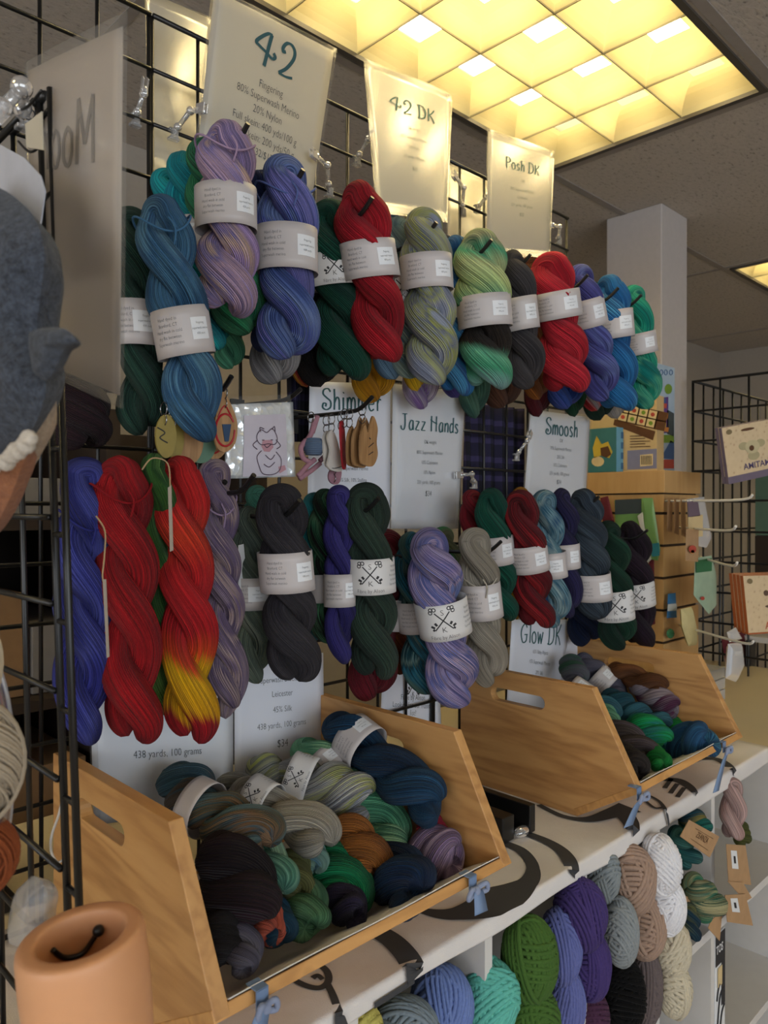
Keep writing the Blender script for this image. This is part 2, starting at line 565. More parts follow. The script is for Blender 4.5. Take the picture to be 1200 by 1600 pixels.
m = MB()
stroke([(788, 1318), (815, 1330), (832, 1352), (830, 1374), (808, 1392), (775, 1408), (745, 1422), (700, 1430), (660, 1424), (625, 1412)], [.018, .02, .02, .03, .06, .06, .03, .016, .01], m)
stroke([(815, 1300), (852, 1314), (878, 1330), (892, 1350), (895, 1370)], [.016, .02, .024, .02], m)
m.build('printed_key', M_MOTIF, cl); m = MB()
stroke([(842, 1258), (880, 1276), (920, 1281), (955, 1272), (985, 1262)], [.012, .014, .03, .05], m)
stroke([(972, 1268), (985, 1285), (990, 1300)], [.04, .03, .02], m)
m.build('printed_key', M_MOTIF, cl); m = MB()
stroke([(1008, 1240), (1030, 1252), (1042, 1270), (1046, 1290)], [.005, .008, .006], m)
stroke([(1003, 1246), (1022, 1262), (1036, 1262)], [.005, .007, .005], m)
m.build('printed_key', M_MOTIF, cl); m = MB()
stroke([(1034, 1218), (1060, 1220), (1078, 1230), (1088, 1241)], [.016, .026, .02, .01], m)
for q in ((1042, 1229), (1051, 1237), (1062, 1243)): stroke([(q[0] + 8, q[1] - 12), (q[0] + 2, q[1] - 4), (q[0] - 3, q[1] + 3)], [.009, .009], m)
m.build('printed_key', M_MOTIF, cl); m = MB()
stroke([(1086, 1186), (1118, 1186), (1138, 1196), (1147, 1208)], [.016, .022, .016], m)
m.build('printed_key', M_MOTIF, cl); m = MB()
stroke([(582, 1452), (612, 1470), (635, 1494), (648, 1518), (650, 1530)], [.028, .03, .03, .026], m)
stroke([(648, 1534), (620, 1552), (585, 1574)], [.007, .007, .007], m)
m.build('printed_key', M_MOTIF, cl); m = MB()
stroke([(450, 1528), (478, 1542), (500, 1545), (513, 1534), (508, 1516), (480, 1498)], [.008, .009, .008], m)
stroke([(512, 1540), (522, 1562), (530, 1590), (533, 1612)], [.008, .009, .02], m)
stroke([(488, 1530), (496, 1526), (504, 1532)], [.008, .006], m)
m.build('printed_key', M_MOTIF, cl)

# ------------------------------------------------------------------ wire grid panels
def wire_panel(name, label, P, nu, nv, r=.0029, doubled=False):
    """P: four corners (bottom-left, bottom-right, top-right, top-left)"""
    P = [np.asarray(p, float) for p in P]
    g = thing(name, label, 'wire grid panel', P[0], 'black wire grid panels')
    m = MB(); k = MB()
    at = lambda u, v: (P[0] * (1 - u) + P[1] * u) * (1 - v) + (P[3] * (1 - u) + P[2] * u) * v
    nn = nrm(np.cross(P[1] - P[0], P[3] - P[0])) * r * 1.6
    ps = []
    for i in range(nu + 1):
        (k if i in (0, nu) else m).tube([at(i / nu, 0), at(i / nu, 1)], r * (1.25 if i in (0, nu) else 1), 8)
    for j in range(nv + 1):
        (k if j in (0, nv) else m).tube([at(0, j / nv) + nn, at(1, j / nv) + nn], r * (1.25 if j in (0, nv) else 1), 8)
    m.build('wires', M_BLACK, g, smooth=True); k.build('frame', M_BLACK, g, smooth=True)
    return g


zt, zb = H + .71, H + ZT + .004
yy = .0
wire_panel('wire_grid_panel', 'left black wire grid panel of the yarn wall, behind the blue and lilac skeins', [(-.087, yy, zb), (.5225, yy, zb), (.5225, yy, zt), (-.087, yy, zt)], 8, 16)
wire_panel('wire_grid_panel', 'middle black wire grid panel of the yarn wall, behind the red skein', [(.5265, yy, zb), (1.130, yy, zb), (1.130, yy, zt), (.5265, yy, zt)], 8, 16)
wire_panel('wire_grid_panel', 'right black wire grid panel of the yarn wall, ending beside the white column', [(1.134, yy, zb), (1.62, yy, zb), (1.62, yy, zt), (1.134, yy, zt)], 6, 16)
XS = .262
a = pt(122, 1400, x=XS); b = pt(80, 140, x=XS); c = pt(104, 1400, x=XS); e = pt(64, 146, x=XS)
ext = lambda lo, hi, z: lo + (hi - lo) * ((z - lo[2]) / (hi[2] - lo[2]))
A0 = ext(a, b, zb); A1 = ext(a, b, b[2]); B0 = ext(c, e, zb); B1 = ext(c, e, b[2] - .004)
yb_ = -.012
wire_panel('wire_grid_panel', 'black wire side panel standing end-on at the left, beside the blue skein', [(XS, yb_, zb), B0, B1, (XS, yb_, B1[2])], 4, 12)
g = thing('rack_post', 'leaning black double-wire post at the front of the left side rack', 'rack post', A0)
m = MB(); m.tube([A0, A1], .0036, 8); m.build('post', M_BLACK, g, smooth=True)
for z_ in np.arange(zb + .06, b[2], .0762):
    m = MB(); m.tube([ext(a, b, z_), ext(c, e, z_)], .0028, 6); m.build('rung', M_BLACK, g, smooth=True)
m = MB(); m.tube(catmull([pt(20, 208, x=XS), pt(48, 178, x=XS), pt(72, 150, x=XS)], 4), .0045, 8); m.build('arm', M_BLACK, g, smooth=True)

# ------------------------------------------------------------------ the two wooden bins
BIN_POLY = [(-.035, -.311), (-.332, -.311), (-.418, -.470), (-.302, ZT + .0015), (-.035, ZT + .0015)]


def side_panel(x0, x1, parent, hole=True):
    bm = bmesh.new()
    def loop(pts):
        vs = [bm.verts.new((x0, y, H + z)) for y, z in pts]
        return [bm.edges.new((vs[i], vs[(i + 1) % len(vs)])) for i in range(len(vs))]
    E = loop(BIN_POLY)
    if hole:
        hp = []; r = .0125
        for k in range(9):
            a = PI / 2 + PI * k / 8; hp.append((-.125 + .0 - r * math.cos(a) * -1, -.357 + r * math.sin(a)))
        for k in range(9):
            a = -PI / 2 + PI * k / 8; hp.append((-.222 - r * math.cos(a) * 1 + 0, -.357 + r * math.sin(a)))
        # stadium: right end near the back, left end near the front
        hp = [(-.125 + r * math.cos(a), -.357 + r * math.sin(a)) for a in np.linspace(-PI / 2, PI / 2, 9)] + [(-.222 + r * math.cos(a), -.357 + r * math.sin(a)) for a in np.linspace(PI / 2, 3 * PI / 2, 9)]
        E += loop(hp)
    bmesh.ops.triangle_fill(bm, edges=E, use_beauty=True)
    r_ = bmesh.ops.extrude_face_region(bm, geom=bm.faces[:])
    bmesh.ops.translate(bm, verts=[v for v in r_['geom'] if isinstance(v, bmesh.types.BMVert)], vec=(x1 - x0, 0, 0))
    bmesh.ops.recalc_face_normals(bm, faces=bm.faces[:])
    bmesh.ops.translate(bm, verts=bm.verts[:], vec=-Vector(parent.location))
    me = bpy.data.meshes.new('side_panel'); bm.to_mesh(me); bm.free()
    me.materials.append(M_PINE)
    return link('side_panel', me, parent, bevel=.0012)


M_LINER = paper('liner_paper', '#d6d2cc', 0, .0, .8)


def wooden_bin(x0, x1, label):
    g = thing('wooden_bin', label, 'bin', ((x0 + x1) / 2, -.2, H + ZT + .002), 'slant-front wooden bins')
    tk = .017
    side_panel(x0, x0 + tk, g); side_panel(x1 - tk, x1, g)
    m = MB(); m.span((x0 + tk, -.302, H + ZT + .003), (x1 - tk, -.036, H + ZT + .014)); m.build('floor_board', M_PINE_X, g)
    y0, z0, y1, z1 = -.302, ZT + .003, -.4185, -.471
    d = nrm((0, y1 - y0, z1 - z0)); nn = np.array((0, d[2], -d[1])); nn = nn if nn[2] > 0 else -nn
    m = MB()
    p = [np.array((x0 - .001, y0, H + z0)), np.array((x0 - .001, y1, H + z1)), np.array((x0 - .001, y1, H + z1)) + nn * .012, np.array((x0 - .001, y0, H + z0)) + nn * .012]
    m.prism(p, (x1 - x0 + .002, 0, 0)); m.build('front_lip', M_PINE_X, g, bevel=.001)
    m = MB(); nx = 40
    G = np.zeros((nx, 9, 3))
    for i, x in enumerate(np.linspace(x0 + tk + .002, x1 - tk - .002, nx)):
        prof = [(-.05, ZT + .0165), (-.15, ZT + .0165), (-.24, ZT + .017), (-.295, ZT + .019), (-.33, -.508), (-.37, -.4835), (-.4, -.4662), (-.408, -.4612), (-.4118, -.4588)]
        for j, (y, z) in enumerate(prof):
            G[i, j] = (x, y, H + z + (.0013 * math.sin(x * 60 + j) if j < 6 else 0) + (.0009 * math.sin(x * 23 + x0 * 9) + .0008 if j > 6 else 0))
    m.grid(G); m.build('paper_liner', M_LINER, g, smooth=True, solid=.0012)
    return g


B1X = (.372, .824); B2X = (1.176, 1.622)
wooden_bin(*B1X, 'large pine bin with slanted front at the left, full of mixed yarn skeins')
wooden_bin(*B2X, 'pine bin with slanted front at the right, full of teal and brown skeins')
# ------------------------------------------------------------------ lettering
_TX = {}


def text_geo(s, thin=-.012):
    """outline letters of the built-in font as (verts, faces), 1 unit high line, centred"""
    if s in _TX: return _TX[s]
    c = bpy.data.curves.new('t', 'FONT'); c.body = s; c.resolution_u = 2; c.offset = thin; c.align_x = 'CENTER'
    o = bpy.data.objects.new('t', c); COL.objects.link(o)
    dg = bpy.context.evaluated_depsgraph_get(); dg.update()
    me = o.evaluated_get(dg).to_mesh()
    V = np.array([v.co[:2] for v in me.vertices]); F = [list(p.vertices) for p in me.polygons]
    o.evaluated_get(dg).to_mesh_clear()
    bpy.data.objects.remove(o); bpy.data.curves.remove(c)
    if len(V) == 0: V = np.zeros((0, 2))
    _TX[s] = (V, F)
    return V, F


GL = {
    '4': [[(.62, 1), (.45, .98), (.2, .8), (.02, .6), (.15, .52), (.45, .42), (.7, .32), (.82, .4), (.74, .5)], [(.6, 1), (.52, .6), (.42, .0)]],
    '2': [[(.25, .72), (.15, .68), (.12, .8), (.25, .97), (.45, 1), (.62, .85), (.6, .6), (.35, .25), (.05, .02)], [(.05, .02), (.35, .0), (.65, .05)]],
    'D': [[(.15, 1), (.18, .5), (.15, 0)], [(0, .95), (.3, 1), (.6, .85), (.7, .5), (.6, .15), (.3, 0), (.02, .03)]],
    'K': [[(.1, 1), (.12, .5), (.1, 0)], [(.6, 1), (.4, .7), (.14, .5)], [(.14, .5), (.4, .35), (.62, 0)]],
    'P': [[(.12, 1), (.14, .5), (.12, 0)], [(0, .95), (.3, 1), (.55, .85), (.5, .6), (.14, .5)]],
    'o': [[(.25, .6), (.08, .48), (.05, .2), (.2, 0), (.4, .1), (.42, .4), (.25, .6)]],
    's': [[(.35, .5), (.2, .6), (.08, .46), (.2, .32), (.36, .17), (.25, 0), (.05, .05)]],
    'h': [[(.08, 1), (.1, .5), (.08, 0)], [(.1, .35), (.25, .6), (.38, .5), (.4, .2), (.4, 0)]],
    'S': [[(.55, .85), (.4, 1), (.15, .95), (.1, .75), (.3, .58), (.55, .4), (.55, .12), (.3, 0), (.08, .1), (.12, .3), (.28, .28), (.25, .15)]],
    'i': [[(.1, .6), (.1, 0)], [(.1, .8), (.13, .85)]],
    'm': [[(.08, .6), (.08, 0)], [(.08, .35), (.2, .6), (.32, .45), (.32, 0)], [(.32, .35), (.45, .6), (.58, .45), (.58, 0)]],
    'e': [[(.06, .3), (.4, .34), (.3, .6), (.12, .52), (.06, .2), (.2, 0), (.42, .08)]],
    'r': [[(.1, .6), (.1, 0)], [(.1, .35), (.22, .56), (.36, .52)]],
    'J': [[(.4, 1), (.42, .3), (.3, 0), (.1, .05), (.05, .25)], [(.15, 1), (.6, 1)]],
    'a': [[(.4, .58), (.2, .6), (.05, .3), (.15, 0), (.35, .1), (.4, .5)], [(.4, .6), (.42, 0)]],
    'z': [[(.05, .58), (.4, .58)], [(.4, .58), (.05, .02)], [(.05, .02), (.42, .02)]],
    'H': [[(.1, 1), (.1, 0)], [(.6, 1), (.6, 0)], [(-.02, .75), (.35, .6), (.7, .5)]],
    'n': [[(.08, .6), (.08, 0)], [(.08, .35), (.25, .6), (.4, .48), (.4, 0)]],
    'd': [[(.4, .52), (.2, .6), (.05, .3), (.15, 0), (.38, .12)], [(.42, 1), (.42, 0)]],
    'G': [[(.6, .8), (.4, 1), (.12, .8), (.05, .4), (.25, 0), (.55, .1), (.6, .42)], [(.35, .42), (.68, .44)]],
    'l': [[(.1, 1), (.1, 0)]],
    'w': [[(.03, .6), (.15, 0)], [(.15, 0), (.28, .5)], [(.28, .5), (.42, 0)], [(.42, 0), (.58, .6)]],
    'M': [[(.08, 0), (.12, 1)], [(.12, 1), (.4, .3)], [(.4, .3), (.68, 1)], [(.68, 1), (.72, 0)]],
}


def curly(s, wt=.055):
    """hand-drawn strokes: list of (centre line, half width) in em units, plus the width of the word"""
    x = 0; out = []
    for ch in s:
        if ch == ' ': x += .35; continue
        g = GL[ch]; mx = max(p[0] for st in g for p in st)
        for st in g: out.append(catmull([(p[0] + x, p[1]) for p in st], 6))
        x += mx + .16
    return out, x - .16, wt


def curly_into(mb, s, cx, y, size, fn, wt=.055):
    st, wd, wt = curly(s, wt)
    for P in st:
        T = np.gradient(P, axis=0); T /= np.linalg.norm(T, axis=1, keepdims=True) + 1e-9
        Nn = np.stack([-T[:, 1], T[:, 0]], 1) * wt * (.55 + .6 * np.abs(T[:, 1:2]))
        A = (P - Nn - np.array((wd / 2, 0))) * size + np.array((cx, y)); B = (P + Nn - np.array((wd / 2, 0))) * size + np.array((cx, y))
        G = np.stack([np.array([fn(*q) for q in A]), np.array([fn(*q) for q in B])], 1)
        mb.grid(G)


def text_into(mb, s, cx, y, size, fn, sx=1.0, thin=-.012):
    V, F = text_geo(s, thin)
    if len(V): mb.add([fn(cx + v[0] * size * sx, y + v[1] * size) for v in V], F)


# ------------------------------------------------------------------ yarn skeins
RNG = np.random.default_rng(5)


def hank_geo(L, W, turns, th, seed, flat=.85, band=None, fine=True, fat=1.0, top=1.0):
    rng = np.random.default_rng(seed)
    N = 84 if fine else 44; ns = 48 if fine else 28
    t = np.linspace(0, 1, N)
    ph = rng.uniform(0, 6.28, 8)
    wob = lambda t, k: np.sin(t * 9 + ph[k]) * .4 + np.sin(t * 19 + ph[k + 1]) * .5
    pinch = np.zeros_like(t)
    if band: pinch = np.exp(-(((t - (band[0] + band[1]) / 2) / ((band[1] - band[0]) * .62)) ** 4))
    path = []; rad = []
    h0 = W * .34
    for k in (0, 1):
        tt = t
        end = 1.0 if k == 0 else .955
        thk = th + PI * k + 2 * PI * turns * (tt + .018 * np.sin(tt * 7 + ph[6]))
        R = W * .232 * (1 - .2 * pinch) * np.clip(.70 + tt * 3.0, 0, 1)
        R = R * np.where(tt > .86, 1 - ((tt - .86) / .14) ** 2 * .45, 1)
        r = W * .282 * fat * (1 - .19 * pinch) * (1 + .10 * wob(tt, k * 2) + .05 * np.cos(2 * (thk + PI / 2))) * np.clip(.78 + tt * 1.6, 0, 1)
        e = np.clip((tt - .84) / .16, 0, 1)
        r = r * np.sqrt(np.clip(1 - e ** 2.6, 0, 1)) + 1e-4
        x = R * np.cos(thk); y = R * np.sin(thk) * flat
        z = -h0 - (L - h0) * tt * end
        path.append(np.stack([x, y, z], 1)); rad.append(r)
    a0 = path[0][0]; b0 = path[1][0]
    arc = []; ra = []
    M = 18 if fine else 12
    c = (a0 + b0) / 2; rr = rad[0][0]
    for q in np.linspace(0, PI, M + 2)[1:-1]:
        arc.append(c + (a0 - c) * math.cos(q) * 1.0 + np.array((0, 0, (h0 - rr) * math.sin(q)))); ra.append(rr * (1 - .06 * math.sin(q)))
    P = np.vstack([path[0][::-1], arc, path[1]]); r = np.concatenate([rad[0][::-1], ra, rad[1]])
    T = np.gradient(P, axis=0); T /= np.linalg.norm(T, axis=1, keepdims=True) + 1e-12
    Nn = frames(T); B = np.cross(T, Nn)
    s = np.concatenate([[0], np.cumsum(np.linalg.norm(np.diff(P, axis=0), axis=1))])
    a = np.linspace(0, 2 * PI, ns, endpoint=False)
    tw = s[:, None] * 5.0 + .5 * np.sin(s[:, None] * 22 + ph[5])
    lob = 1 + (.012 * np.cos(16 * a[None] + tw * 1.0 + ph[2]) + .030 * np.cos(3 * a[None] + tw * .8 + ph[3]) + .022 * np.cos(7 * a[None] - tw * .7 + ph[4] + 2 * np.sin(s[:, None] * 14))) * (1 if fine else .6)
    G = P[:, None] + (r[:, None] * lob)[..., None] * (Nn[:, None] * np.cos(a + 0)[None, :, None] + B[:, None] * np.sin(a)[None, :, None])
    G[..., 1] *= flat
    # rotate the strand pattern with the twist
    return G, s, np.arange(ns) / ns


INFO = ['Hand dyed in', 'Branford, CT', 'Hand wash in cold', 'dry flat between', 'Superwash merino']


def key_logo(mb, cx, cy, sz, fn):
    """two crossed keys with S above and K below"""
    seg = lambda pts, wd: [mb.grid(np.stack([np.array([fn(*q) for q in A]), np.array([fn(*q) for q in B])], 1)) for A, B in [_off(pts, wd)]]
    def _off(pts, wd):
        P = catmull([(cx + x * sz, cy + y * sz) for x, y in pts], 4); T = np.gradient(P, axis=0); T /= np.linalg.norm(T, axis=1, keepdims=True) + 1e-9
        Nn = np.stack([-T[:, 1], T[:, 0]], 1) * wd * sz; return P - Nn, P + Nn
    for s in (-1, 1):
        seg([(s * -.36, -.42), (0, 0), (s * .3, .36)], .025)
        for k in range(3):
            a = math.atan2(.36, s * .3) + (k - 1) * 1.35
            c = (s * .36 + .10 * math.cos(a), .43 + .10 * math.sin(a))
            seg([(c[0] + .075 * math.cos(q), c[1] + .075 * math.sin(q)) for q in np.linspace(0, 2 * PI, 7)], .02)
        seg([(s * -.36, -.30), (s * -.50, -.22)], .05); seg([(s * -.26, -.2), (s * -.34, -.08)], .05); seg([(s * -.38, -.42), (s * -.44, -.36)], .05)
    text_into(mb, 'S', cx, cy + .24 * sz, .34 * sz, fn)
    text_into(mb, 'K', cx, cy - .52 * sz, .34 * sz, fn)


def skein(label, tp, bp, wpx, y, pal, turns=1.5, th=.6, band=None, style=None, yb=None, group='skeins', fine=True, tie=None, flat=.85,
          face=0.0, loops=0, A=None, B=None, W=None, fat=1.0, bandcol=None, ku=9, ctr=(.34, .66), lname='yarn_skein', kr=.5, zone=None):
    seed = abs(hash(label)) % 9999 if False else sum(ord(c) * (i + 1) for i, c in enumerate(label)) % 99991
    if A is None: A = pt(tp[0], tp[1], y=y)
    if B is None: B = pt(bp[0], bp[1], y=y if yb is None else yb)
    turns = turns * (1.12 if turns > 1.25 else 1.05)
    L = float(np.linalg.norm(A - B)); W = wpx * depth((A + B) / 2) / FPX if W is None else W
    ez = nrm(A - B); view = nrm(CAM - (A + B) / 2); ey0 = nrm(view - ez * np.dot(view, ez)); ex0 = np.cross(ey0 * -1, ez)
    # local y looks away from the camera so that -y is the visible front
    ex = ex0 * math.cos(face) + ey0 * math.sin(face); eyl = np.cross(ez, ex)
    R = np.stack([ex, eyl, ez], 1)
    root = thing(lname, label, 'yarn skein', B, group)
    tw = lambda G: G.reshape(-1, 3) @ R.T + (A - B)
    G, s, v = hank_geo(L, W, turns, th, seed, flat, band, fine, fat)
    mat = yarn('yarn_' + '_'.join(pal) + str(ku) + ('z' + str(len(_M)) if zone else ''), pal, ku, kr, ctr=ctr, zone=zone, L=abs(A[2] - B[2]) + .001)
    me = grid_mesh('hank', tw(G), G.shape[0], G.shape[1], mat, (s, v))
    hk = link('hank', me, root)
    loops = 0
    if loops:
        lm = MB(); rg = np.random.default_rng(seed)
        for k in range(loops):
            x = rg.uniform(-.42, .42) * W; d = rg.uniform(-.02, .012) * L; wd = rg.uniform(.05, .14) * W; yy = rg.uniform(-.3, .1) * W
            Pl = catmull([(x - wd, yy, -L + .12 * W), (x - wd * 1.1, yy, -L - d * .6), (x, yy, -L - d), (x + wd * 1.1, yy, -L - d * .6), (x + wd, yy, -L + .12 * W)], 5)
            lm.tube(tw(Pl) + B, .0008, 5)
        lo = lm.build('loose_loops', plain('loop_' + pal[0], pal[0], .8, vary=.1), root, smooth=True)
    if tie is not None:
        tm = MB(); zt_ = -L * tie; q = np.linspace(0, 2 * PI, 33)[:-1]
        ring = np.stack([W * .47 * np.cos(q), W * .46 * flat * np.sin(q), zt_ + .012 * np.sin(q * 2 + 1)], 1)
        tm.tube(tw(ring) + B, .0014, 6, closed=True)
        tm.tube(tw(catmull([(W * .1, -W * .47 * flat, zt_ + .004), (W * .18, -W * .52 * flat, zt_ - .010), (W * .12, -W * .5 * flat, zt_ - .028)], 5)) + B, .0013, 6)
        tm.build('tie', mat, root, smooth=True)
    if band:
        z0, z1 = -L * band[0], -L * band[1]; hb = abs(z1 - z0)
        a_, b_ = W * .47 + .001, (W * .43 + .001) * (flat + .08)
        rg = np.random.default_rng(seed + 3); tl = rg.uniform(-.05, .05); p0 = rg.uniform(0, 6)
        def bf(x, yv, off=0):                    # x: metres along the sleeve from the front centre, yv: metres above its lower edge
            ang = -PI / 2 + x / ((a_ + b_) / 2)
            q = 1 + .025 * math.sin(3 * ang + p0)
            px_, py_ = math.cos(ang), math.sin(ang)
            zz = z1 + yv + tl * a_ * px_
            Pn = np.array((px_ * (a_ * q + off), py_ * (b_ * q + off), zz))
            return R @ Pn + A
        bm_ = MB(); peri = PI * (a_ + b_); k = 40
        G = np.array([[bf(-peri / 2 + peri * i / k, hb * j / 5) for j in range(6)] for i in range(k + 1)])
        bm_.grid(G)
        bo = bm_.build('label_band', bandcol or (M_BANDW if style == 'logo' else M_BAND), root, smooth=True, solid=.0004)
        fs = lambda x, yv: bf(x, yv, .0005)
        if style in ('info', 'sticker'):
            m2 = MB()
            for i, ln in enumerate(INFO): text_into(m2, ln, -a_ * .42, hb * (.74 - i * .125), hb * .1, fs, .72)
            o = m2.build('printed_text', M_INK, root); o.parent = bo; o.location = (0, 0, 0)
            m2 = MB(); x0, x1 = (a_ * .32, a_ * .95) if style == 'info' else (-a_ * .15, a_ * .8)
            Gs = np.array([[bf(x0 + (x1 - x0) * i / 6, hb * (.28 + .46 * j / 2), .0006) for j in range(3)] for i in range(7)])
            m2.grid(Gs); o = m2.build('price_sticker', M_STICK, root, solid=.0003); o.parent = bo
            m2 = MB()
            for i in range(3): text_into(m2, ('Fingering', 'superwash merino', '438 yards')[i], (x0 + x1) / 2, hb * (.6 - i * .11), hb * .07, lambda x, yv: bf(x, yv, .0012), .7)
            o2 = m2.build('sticker_text', M_INK, root); o2.parent = bo
        if style == 'logo':
            m2 = MB(); key_logo(m2, 0, hb * .58, hb * .62, fs)
            text_into(m2, 'Fibre by Alison', 0, hb * .07, hb * .15, fs, .8)
            o = m2.build('printed_logo', M_PRINT, root); o.parent = bo
            m2 = MB()
            for i, ln in enumerate(INFO): text_into(m2, ln, a_ * 1.15, hb * (.74 - i * .125), hb * .1, fs, .65)
            o = m2.build('printed_text', M_INK, root); o.parent = bo
    return root


def hook(label, tip, yt=-.232, up=.022):
    """wall hook from the grid to a turned-up tip seen at photo position tip"""
    T = pt(tip[0], tip[1], y=yt)
    x, z = T[0], T[2] - up
    P = [(x, .004, z + .004), (x, -.05, z + .002), (x, yt + .055, z), (x, yt + .025, z + up * .22), (x, yt, z + up)]
    m = MB(); m.tube(catmull(P, 5), .0034, 8); m.span((x - .012, -.006, z - .022), (x + .012, -.001, z + .014))
    return tag(m.build('display_hook', M_BLACK, None, smooth=False), label, 'hook', 'black hooks on the wire grid')


G1 = 'skeins hanging in the upper row'; G2 = 'long skeins hanging at the left of the lower row'; G3 = 'skeins hanging in the lower row'
GB1 = 'skeins in the left wooden bin'; GB2 = 'skeins in the right wooden bin'
